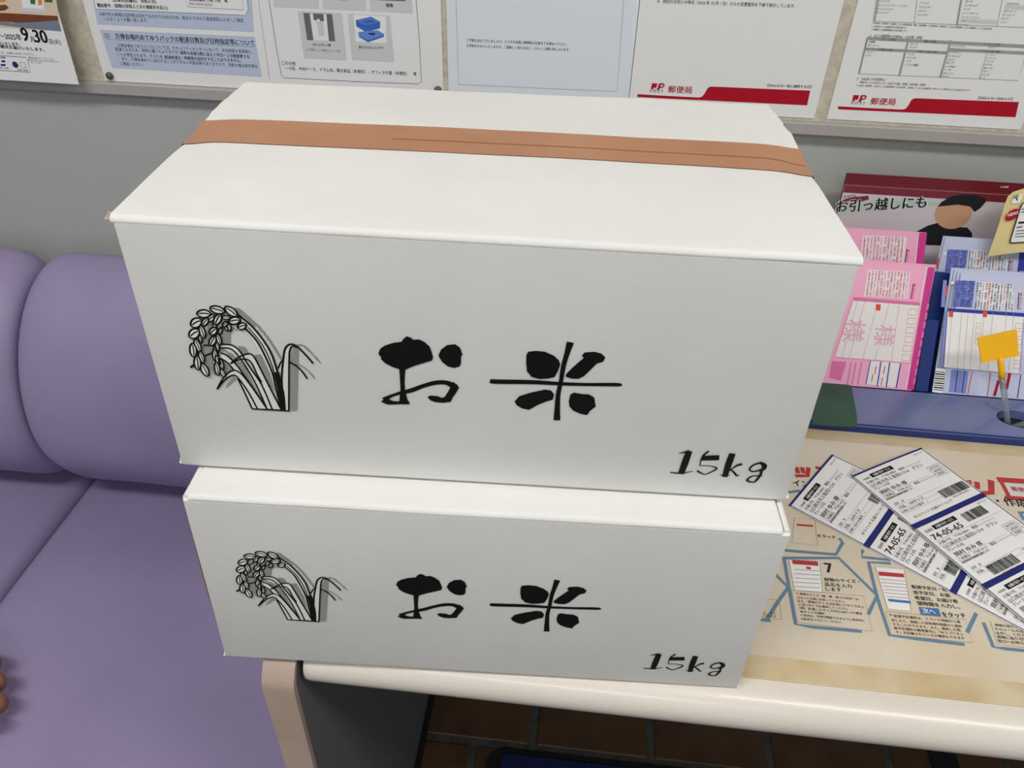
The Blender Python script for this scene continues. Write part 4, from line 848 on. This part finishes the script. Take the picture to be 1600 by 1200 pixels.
def leaning(name, label, cat, group, x0, x1, b, t, mat, thick=.0006, arch=0.0):
    """sheet standing from (y,z)=b to (y,z)=t"""
    d = V((0, t[0] - b[0], t[1] - b[1])); L = d.length
    pl = Plane((x0, b[0], b[1]), (1, 0, 0), d, bend=(lambda u, v: arch * math.sin(math.pi * v / L)) if arch else None)
    root = empty(name, (x0, b[0], b[1])); tag(root, label, cat, group)
    vs = []; fs = []; nu, nv = 2, 10
    for hh in (0, -thick):
        for j in range(nv + 1):
            for i in range(nu + 1): vs.append(pl.map((x1 - x0) * i / nu, L * j / nv, hh))
    N = (nu + 1) * (nv + 1)
    for j in range(nv):
        for i in range(nu): a = j * (nu + 1) + i; fs.append((a, a + 1, a + nu + 2, a + nu + 1)); fs.append((N + a, N + a + nu + 1, N + a + nu + 2, N + a + 1))
    ring = [i for i in range(nu + 1)] + [j * (nu + 1) + nu for j in range(1, nv + 1)] + [nv * (nu + 1) + i for i in range(nu - 1, -1, -1)] + [j * (nu + 1) for j in range(nv - 1, 0, -1)]
    for k in range(len(ring)): q1, q2 = ring[k], ring[(k + 1) % len(ring)]; fs.append((q2, q1, N + q1, N + q2))
    sharp(obj('sheet', vs, fs, mat, root), 40)
    return root, pl, Print(pl), L
ROT = ['ご依頼主様の住所氏名電話番号', 'お届け先の郵便番号と住所', '太枠の中をご記入ください', '配達希望日および時間帯', '品名・内容品を具体的に', 'こわれもの・なまもの・下積み厳禁', '受付日・配達日・取扱局', '損害要償額および保証内容', 'お問い合わせ番号はこちら', '着払・代金引換・別納']
def col_text(P, m, a, b, k, h=.0004): P.text(m, ROT[k % len(ROT)], a, b, None, .02, h=h)
# pink slips
PXR = .3802; pb, pt = (.7345, ZK + .0005), (.7895, .8555)
Z = lambda x, y: (1250 + x / 4, 400 + y / 4); ZZ = lambda L: [Z(*a) for a in L]
def pink_print(P, full=True):
    P.poly(m_pinkd, ZZ([(800, 70), (842, 72), (712, 838), (668, 834)]))
    P.stroke(m_white, ZZ([(790, 68), (662, 834)]), .0007)
    P.poly(m_pinkw, ZZ([(425, 85), (692, 96), (670, 268), (400, 250)]), .0001)
    for i in range(13): x = 440 + i * 20; col_text(P, m_pinkm if i % 5 else m_orange, Z(x - 8, 92 + i * .4), Z(x - 27, 250 + i), i)
    P.stroke(m_navy, ZZ([(708, 175), (693, 268)]), .0009); P.text(m_orange, '郵便局', Z(735, 175), Z(708, 272), .006, .03) if 0 else P.text(m_orange, 'ゆうパック', Z(708, 175), Z(692, 268), None, .03, h=.0005)
    if not full: return
    P.poly(m_pinkm, ZZ([(335, 256), (752, 290), (748, 308), (330, 276)]), .0003)
    P.poly(m_pinkw, ZZ([(330, 276), (748, 308), (690, 668), (215, 632)]), .0002); P.stroke(m_pinkd, ZZ([(330, 276), (748, 308), (690, 668), (215, 632)]), .0005, .0004, closed=True)
    for a, b in (((405, 285), (305, 640)), ((485, 292), (390, 648)), ((555, 298), (468, 652)), ((620, 302), (570, 656)), ((360, 282), (260, 636))): P.stroke(m_pinkm, ZZ([a, b]), .0003, .0004)
    for i in range(6): y = 330 + i * 57; x = 680 - i * 8; P.stroke(m_orange, ZZ([(x, y), (x + 52, y + 3), (x + 46, y + 40), (x - 6, y + 36)]), .0004, .0005, closed=True)
    P.poly(m_orange, ZZ([(475, 300), (505, 303), (500, 342), (472, 338)]), .0004)
    P.text(m_pinkp, '様', Z(485, 430), Z(468, 560), None, 0, h=.00045); P.text(m_pinkp, '様', Z(290, 395), Z(270, 535), None, 0, h=.00045) 
    P.poly(m_pinkm, ZZ([(200, 655), (290, 662), (255, 780), (180, 760)]), .0002)
    P.poly(m_pinkw, ZZ([(440, 655), (630, 670), (600, 822), (410, 800)]), .0002)
    for a, b in (((440, 655), (412, 800)), ((505, 662), (482, 812)), ((560, 666), (538, 818)), ((628, 672), (600, 824))): P.stroke(m_formb, ZZ([a, b]), .0008 if a[0] < 500 else .0012, .0004)
    for x, y in ((475, 690), (530, 690), (515, 760), (455, 740)): P.stroke(m_orange, ZZ([(x, y), (x - 8, y + 45)]), .0010, .0004)
    for x in (320, 350, 385): P.stroke(m_pinkm, ZZ([(x, 665), (x - 25, 800)]), .0012, .0003)
    for i in range(9): y = 300 + i * 58; x = 800 - i * 10.4; P.stroke(m_pinkm, ZZ([(x, y), (x - 6, y + 34)]), .0022, .0004)
for i in range(3):
    r, pl, P, L = leaning('pink_slip', 'pink delivery slip on the front tier, in front of its stack' if i == 0 else 'pink delivery slip showing only a thin edge, %s of the front stack' % ['middle', 'rearmost'][i - 1], 'form', 'pink slips on the front tier', PXR - .131 + i * .0006, PXR + i * .0012, (pb[0] + i * .0016, pb[1]), (pt[0] + i * .0018, pt[1] + .0006 * i), m_pink, .0005)
    if i == 0: pink_print(P); P.build(r)
ptb, ptt = (.792, .765), (.8345, .8735)
for i in range(2):
    r, pl, P, L = leaning('pink_slip', 'pink delivery slip on the rear tier, in front' if i == 0 else 'pink delivery slip hidden behind the rear front slip', 'form', 'pink slips on the rear tier', PXR - .131, PXR, (ptb[0] + i * .002, ptb[1] - .03), (ptt[0] + i * .002, ptt[1]), m_pink, .0005)
    if i == 0:
        Y = lambda x, y: (1270 + x / 4.848, 240 + y / 4.848); YY = lambda L: [Y(*a) for a in L]
        P.poly(m_pinkd, YY([(805, 598), (865, 600), (835, 850), (780, 846)])); P.stroke(m_white, YY([(800, 596), (775, 846)]), .0007); P.poly(m_pinkw, YY([(380, 620), (712, 632), (690, 850), (355, 835)]), .0001)
        for k in range(12): x = 395 + k * 26; col_text(P, m_pinkm if k % 5 else m_orange, Y(x - 6, 628 + k * .5), Y(x - 26, 838), k)
        P.stroke(m_navy, YY([(712, 725), (695, 836)]), .0009); P.text(m_orange, 'ゆうパック', Y(714, 726), Y(696, 838), None, .03, h=.0005); P.build(r)
# blue slips
BXL = .4042
def blue_print(P, Z, full=True):
    ZZ = lambda L: [Z(*a) for a in L]
    if full:
        P.poly(m_formm, ZZ([(975, 150), (1095, 158), (1075, 325), (955, 312)]), .0002); P.poly(m_white, ZZ([(1105, 160), (1345, 178), (1330, 345), (1088, 330)]), .0001)
        for k in range(9): x = 985 + k * 13; col_text(P, m_formb, Z(x - 8, 155), Z(x - 26, 318), k)
        for k in range(13): x = 1112 + k * 19; col_text(P, (m_formb, m_grey, m_formb, m_grey, m_orange)[k % 5], Z(x - 6, 165 + k), Z(x - 24, 330 + k), k + 3)
        P.stroke(m_navy, ZZ([(1368, 230), (1360, 330)]), .0009); P.text(m_orange, 'ゆうパック', Z(1372, 232), Z(1360, 335), None, .03, h=.0005)
        P.stroke(m_orange, ZZ([(918, 190), (912, 250)]), .0018); c = P.p.px(*Z(952, 168)); P.ellipse(m_white, c[0], c[1], .0016, .0016, h=.0003)
        P.poly(m_formb, ZZ([(925, 326), (1420, 358), (1418, 382), (922, 345)]), .0003); P.poly(m_white, ZZ([(922, 345), (1400, 378), (1370, 738), (897, 697)]), .0002); P.stroke(m_formb, ZZ([(922, 345), (1400, 378), (1370, 738), (897, 697)]), .0006, .0004, closed=True)
        for x in (950, 1010, 1050, 1090, 1150, 1205, 1290, 1335): P.stroke(m_mgrey, ZZ([(x, 352), (x - 30, 715)]), .0003, .0004)
        for x in (930, 1142): P.poly(m_orange, ZZ([(x, 345), (x + 28, 347), (x + 24, 382), (x - 2, 380)]), .0005)
        for k in range(4): y = 415 + k * 36; P.stroke(m_orange, ZZ([(1100 - k * 2, y), (1130 - k * 2, y + 2), (1128 - k * 2, y + 28), (1097 - k * 2, y + 26)]), .0003, .0005, closed=True)
        for k in range(6): y = 420 + k * 50; P.stroke(m_orange, ZZ([(1348 - k * 2, y), (1390 - k * 2, y + 2), (1386 - k * 2, y + 34), (1344 - k * 2, y + 32)]), .0004, .0005, closed=True)
        P.poly(m_white, ZZ([(850, 700), (910, 706), (890, 858), (825, 850)]), .0002)
        for k in range(9): y = 722 + k * 14; P.stroke(m_night, ZZ([(848 - k * 1.6, y), (905 - k * 1.6, y + 5)]), (.0008, .0014)[k % 2], .0004)
        P.poly(m_formm, ZZ([(945, 710), (1055, 720), (1035, 860), (930, 850)]), .0001)
        for a, b, m in (((1075, 722), (1048, 862), m_orange), ((1190, 728), (1170, 875), m_orange), ((1310, 735), (1290, 830), m_red), ((1240, 780), (1215, 870), m_red), ((985, 712), (968, 850), m_formb), ((1030, 716), (1012, 855), m_formb), ((1380, 740), (1358, 885), m_navy)): P.stroke(m, ZZ([a, b]), .0009 if m != m_red else .003, .0004)
        P.poly(m_formm, ZZ([(895, 150), (918, 152), (905, 320), (880, 318)]), .0001); P.poly(m_formm, ZZ([(905, 345), (920, 346), (893, 697), (880, 695)]), .0001)
        P.poly(m_formb, ZZ([(1440, 140), (1480, 142), (1440, 880), (1400, 878)]), .0003)
    else:
        P.poly(m_formm, ZZ([(1020, 725), (1175, 732), (1150, 900), (1000, 895)]), .0002); P.poly(m_white, ZZ([(1180, 730), (1480, 745), (1465, 930), (1160, 905)]), .0001)
        for k in range(9): x = 1030 + k * 17; col_text(P, m_formb, Z(x - 6, 730), Z(x - 24, 892), k)
        for k in range(13): x = 1190 + k * 23; col_text(P, (m_formb, m_grey, m_formb, m_grey, m_orange)[k % 5], Z(x - 6, 735 + k), Z(x - 24, 905 + k), k + 3)
        P.stroke(m_navy, ZZ([(1490, 810), (1475, 925)]), .0009); P.text(m_orange, 'ゆうパック', Z(1496, 812), Z(1480, 925), None, .03, h=.0005); P.stroke(m_orange, ZZ([(950, 790), (942, 860)]), .0018)
        c = P.p.px(*Z(1000, 755)); P.ellipse(m_white, c[0], c[1], .0016, .0016, h=.0003); P.poly(m_bluedk if 0 else m_formb, ZZ([(1565, 750), (1620, 752), (1600, 940), (1545, 935)]), .0003); P.text(m_white, '大切', Z(1560, 900), Z(1590, 902), .006, .03, h=.0005)
Z1 = lambda x, y: (1250 + x / 4, 400 + y / 4)
for i in range(4):
    x0 = BXL - .0065 * 0 - i * .0028 + .009; r, pl, P, L = leaning('blue_slip', 'pale blue delivery slip on the front tier behind the yellow tag' if i == 0 else 'pale blue delivery slip showing only its left edge, %s of the front stack' % ['second', 'third', 'rearmost'][i - 1], 'form', 'blue slips on the front tier', x0, x0 + .165, (.7345 + i * .0022, ZK + .0005), (.797 + i * .0024, .8475 + .0006 * i), m_form, .0005)
    if i == 0: blue_print(P, Z1); P.build(r)
Z2 = lambda x, y: (1270 + x / 4.848, 240 + y / 4.848)
for i in range(2):
    x0 = BXL + .002 - i * .002; r, pl, P, L = leaning('blue_slip', 'pale blue delivery slip on the rear tier below the cream card' if i == 0 else 'pale blue delivery slip hidden behind the rear blue slip', 'form', 'blue slips on the rear tier', x0, x0 + .165, (.806 + i * .002, .745), (.845 + i * .002, .8655 + i * .0006), m_form, .0005)
    if i == 0: blue_print(P, Z2, False); P.build(r)
# brochures
NB = 6
for i in range(NB):
    dy = i * .0030; dz = i * .0017
    r, pl, P, L = leaning('brochure', 'pale brochure with maroon top band, frontmost of the row by the wall' if i == 0 else 'maroon brochure showing only its top edge, %s from the front of the row' % ['second', 'third', 'fourth', 'fifth', 'rearmost'][i - 1], 'brochure', 'brochures behind the delivery slips', .2935 + (0 if i == 0 else .003), .52, (.858 + dy * .9, ZD + .0065), (.880 + dy, .9050 + dz), m_broch if i == 0 else m_maroon, .0012)
    Y = lambda x, y: (1270 + x / 4.848, 240 + y / 4.848); YY = lambda L: [Y(*a) for a in L]
    P.rect(m_maroon, 0, L - .0085, .52 - .2935 - (0 if i == 0 else .003), L, .0002)
    if i == 0:
        P.text(m_lgrey, '日本郵便', Y(1420, 258), Y(1480, 260), .003, .02); P.poly(m_sage, YY([(180, 470), (500, 425), (800, 395), (960, 392), (960, 365), (500, 355), (420, 360), (190, 420)]), .0001); P.poly(m_sage, YY([(1290, 335), (1620, 310), (1620, 345), (1290, 370)]), .0001)
        P.poly(m_maroon, YY([(212, 362), (250, 342), (300, 330), (420, 318), (425, 345), (380, 360)]), .0003); P.text(m_maroon, '大切な', Y(225, 340), Y(330, 328), .004)
        P.text(m_white, 'お引っ越しにも', Y(172, 438), Y(858, 404), .0155, .075, h=.0003); P.text(m_night, 'お引っ越しにも', Y(175, 436), Y(855, 402), .0152, .032, h=.0006)
        # plain stand-in for the printed figure
        P.poly(m_night, YY([(785, 590), (870, 545), (960, 520), (1090, 555), (1170, 560), (1205, 600), (1210, 700), (780, 690)]), .0003)
        c = P.p.px(*Y(1065, 450)); P.ellipse(m_skinink, c[0], c[1], .0205, .0185, -.35, .0004)
        P.poly(m_night, YY([(945, 400), (975, 365), (1040, 325), (1120, 310), (1230, 312), (1300, 335), (1312, 360), (1270, 410), (1225, 440), (1190, 400), (1100, 385), (1000, 395)]), .0006)
        P.poly(m_lgrey, YY([(1215, 540), (1330, 520), (1400, 560), (1330, 700), (1215, 700)]), .0001) if 0 else None
    P.build(r, {'maroon_glossy_cover': 'maroon_band'})
# curled cream card
cb = lambda u, v: .006 * math.sin(min(1, max(0, v / .08)) * math.pi * .5) - .004 * (u / .1) ** 2
CP = Plane(CAM + ray(1543, 401) * (.828 / ray(1543, 401).y), (.985, -.03, .10), (-.06, .30, .95), cb)
root = empty('card', CP.o); tag(root, 'curled cream card with red NEW! badge over the blue slips', 'card')
outl = [CP.px(*a) for a in ((1543, 401), (1549, 385), (1561, 350), (1570, 320), (1575, 307), (1583, 300), (1600, 294.5), (1680, 282), (1690, 388), (1640, 391), (1600, 393.5), (1575, 396.5))]
vs = [CP.map(u, v, 0) for u, v in outl] + [CP.map(u, v, -.0007) for u, v in outl]; n = len(outl)
obj('card_sheet', vs, [tuple(range(n - 1, -1, -1)), tuple(range(n, 2 * n))] + [(i, (i + 1) % n, n + (i + 1) % n, n + i) for i in range(n)], m_tan, root)
P = Print(CP); Z = lambda x, y: (1500 + x / 8.57, 280 + y / 8.57); ZZ = lambda L: [Z(*a) for a in L]
P.stroke(m_night, ZZ([(1500, 250), (870, 305), (825, 330), (795, 400), (665, 820), (660, 845), (690, 852), (1500, 800)]), .0012, .0014); P.poly(m_paper, ZZ([(1500, 255), (870, 308), (830, 332), (800, 402), (672, 822), (690, 848), (1500, 798)]), .0009)
P.poly(m_red, ZZ([(600, 525), (612, 480), (660, 425), (720, 395), (765, 392), (785, 415), (770, 470), (740, 510), (690, 545), (630, 556), (605, 545)]), .0016); P.text(m_white, 'NEW!', Z(632, 500), Z(770, 462), .0048, .02, h=.0019)
P.poly(m_paper, ZZ([(680, 330), (712, 235), (830, 190), (825, 250), (795, 315)]), .0010); P.text(m_night, '〒', Z(728, 300), Z(795, 270), .0080, .03, h=.0013)
for a, b, k in (((785, 580), (1200, 560), .002), ((755, 645), (825, 632), .0010), ((745, 690), (1100, 665), .0006), ((735, 730), (1100, 705), .0006), ((825, 400), (1100, 380), .0008), ((815, 440), (1100, 420), .0008), ((730, 770), (1100, 745), .0006)): P.stroke(m_night, ZZ([a, b]), k, .0013)
P.build(root)
# yellow tag on a clear stick, and a second stick
TG = Plane(hc + V((-.006, .002, -.008)), (1, 0, 0), (0, .30, 1))
t = empty('pen_tag', hc + V((0, 0, -.009))); tag(t, 'yellow plastic tag on a clear stick in the organiser hole', 'tag')
g = [TG.px(*a) for a in ((1533, 566.6), (1530.5, 548), (1527.5, 529.5), (1529, 527.5), (1558, 521), (1586, 515), (1588.5, 516), (1590, 535), (1591.5, 554), (1590, 556), (1562, 561), (1535, 567))]; n = len(g)
vs = [TG.map(u, v, .0008) for u, v in g] + [TG.map(u, v, -.0008) for u, v in g]
obj('tag_plate', vs, [tuple(range(n)), tuple(range(2 * n - 1, n - 1, -1))] + [(i, n + i, n + (i + 1) % n, (i + 1) % n) for i in range(n)], m_yellow, t)
pts = [TG.map(*TG.px(*a)) for a in ((1563, 558), (1563.5, 566), (1564.5, 576), (1565.5, 590))]; vs, fs = tube(pts, [.0034, .0032, .0030, .0038], 12); obj('tag_neck', vs, fs, m_yellow, t, smooth=True)
pts = [TG.map(*TG.px(*a)) for a in ((1565, 588), (1569, 615), (1573, 648), (1575, 664))]; vs, fs = tube(pts, .0030, 12); obj('clear_stick', vs, fs, m_clear, t, smooth=True)
pe = empty('pen', hc); tag(pe, 'clear pen leaning out of the organiser hole towards the right', 'pen')
a = hc + V((-.006, -.005, -.008)); d = V((.8, .05, .42)).normalized(); vs, fs = tube([a, a + d * .05, a + d * .10], .0032, 12); obj('barrel', vs, fs, m_clear, pe, smooth=True)
vs, fs = tube([a + d * .10, a + d * .104, a + d * .118], [.0034, .0036, .003], 12); obj('cap', vs, fs, m_bluedk, pe, smooth=True)

# ------------------------------------------------------------------ hand resting on the sofa seat at the left edge
hand = empty('person_hand', (-.72, .43, SEAT)); tag(hand, "person's hand resting on the purple sofa seat at the left edge", 'person')
def skin_mesh(name, nodes, edges, radii, mat, parent, sub=2):
    me = bpy.data.meshes.new('tmp'); me.from_pydata([tuple(p) for p in nodes], edges, []); ob = bpy.data.objects.new('tmp', me); COL.objects.link(ob)
    sk = ob.modifiers.new('s', 'SKIN'); sk.use_smooth_shade = True
    for i, sv in enumerate(me.skin_vertices[0].data): sv.radius = radii[i] if hasattr(radii[i], '__len__') else (radii[i], radii[i]); sv.use_root = (i == 0)
    sb = ob.modifiers.new('b', 'SUBSURF'); sb.levels = sub; sb.render_levels = sub
    bpy.context.view_layer.update(); dg = bpy.context.evaluated_depsgraph_get(); m2 = bpy.data.meshes.new_from_object(ob.evaluated_get(dg))
    vs = [v.co.copy() for v in m2.vertices]; fs = [tuple(p.vertices) for p in m2.polygons]
    bpy.data.objects.remove(ob); bpy.data.meshes.remove(me); bpy.data.meshes.remove(m2)
    return obj(name, vs, fs, mat, parent, smooth=True)
HZ = SEAT + .004
def atz(px, py, z): return DPt((px, py), z)
nodes = [V((-.83, .405, HZ + .040)), V((-.93, .395, HZ + .042)), V((-.785, .412, HZ + .040))]; edges = [(0, 1), (0, 2)]; radii = [(.022, .029), (.026, .034), (.021, .036)]
rows = [(1040, 7, .0088), (1070, 15, .0092), (1103, 18, .0092), (1131, 2, .0082)]
nails = []
for k, (py, reach, rr) in enumerate(rows):
    tip = atz(reach - 10, py, HZ + .016); kx = -.712 - .006 * abs(k - 1.4)
    y = tip.y - (tip.x + .62) * 0
    base = V((-.765, .412 + (1.5 - k) * .012, HZ + .040)); kn = V((kx, tip.y + (.43 - tip.y) * .12, HZ + .043)); pip = V((tip.x - .022, tip.y, HZ + .040)); dip = V((tip.x + .001, tip.y - .001, HZ + .026)); tp_ = V((tip.x - .008, tip.y - .001, HZ + .009))
    i0 = len(nodes); nodes += [base, kn, pip, dip, tp_]; radii += [.018, rr * 1.3, rr, rr * .95, rr * .8]
    edges += [(2, i0), (i0, i0 + 1), (i0 + 1, i0 + 2), (i0 + 2, i0 + 3), (i0 + 3, i0 + 4)]; nails.append((dip, tp_, rr))
i0 = len(nodes); nodes += [V((-.79, .448, HZ + .030)), V((-.755, .488, HZ + .022)), V((-.722, .508, HZ + .014)), V((-.695, .512, HZ + .010))]; radii += [.015, .0125, .0105, .0085]; edges += [(2, i0), (i0, i0 + 1), (i0 + 1, i0 + 2), (i0 + 2, i0 + 3)]
skin_mesh('hand_skin', nodes, edges, radii, m_skin, hand)
for d_, t_, rr in nails:
    ax = (t_ - d_).normalized(); out = V((1, 0, .35)); out = (out - ax * out.dot(ax)).normalized(); sd = ax.cross(out); c = t_ + out * rr * .72 - ax * .002
    vs = [c + ax * (.0055 * math.cos(t)) + sd * (.0048 * math.sin(t)) + out * (.0014 if 0 else .0006 * math.cos(t) ** 2) for t in (2 * math.pi * k / 14 for k in range(14))] + [c + out * .0018]
    obj('fingernail', vs, [(i, (i + 1) % 14, 14) for i in range(14)], m_nail, hand, smooth=True)
skin_mesh('sleeve', [V((-.90, .398, HZ + .042)), V((-1.0, .385, HZ + .047)), V((-1.14, .37, HZ + .055))], [(0, 1), (1, 2)], [.040, .044, .048], m_sleeve, hand)
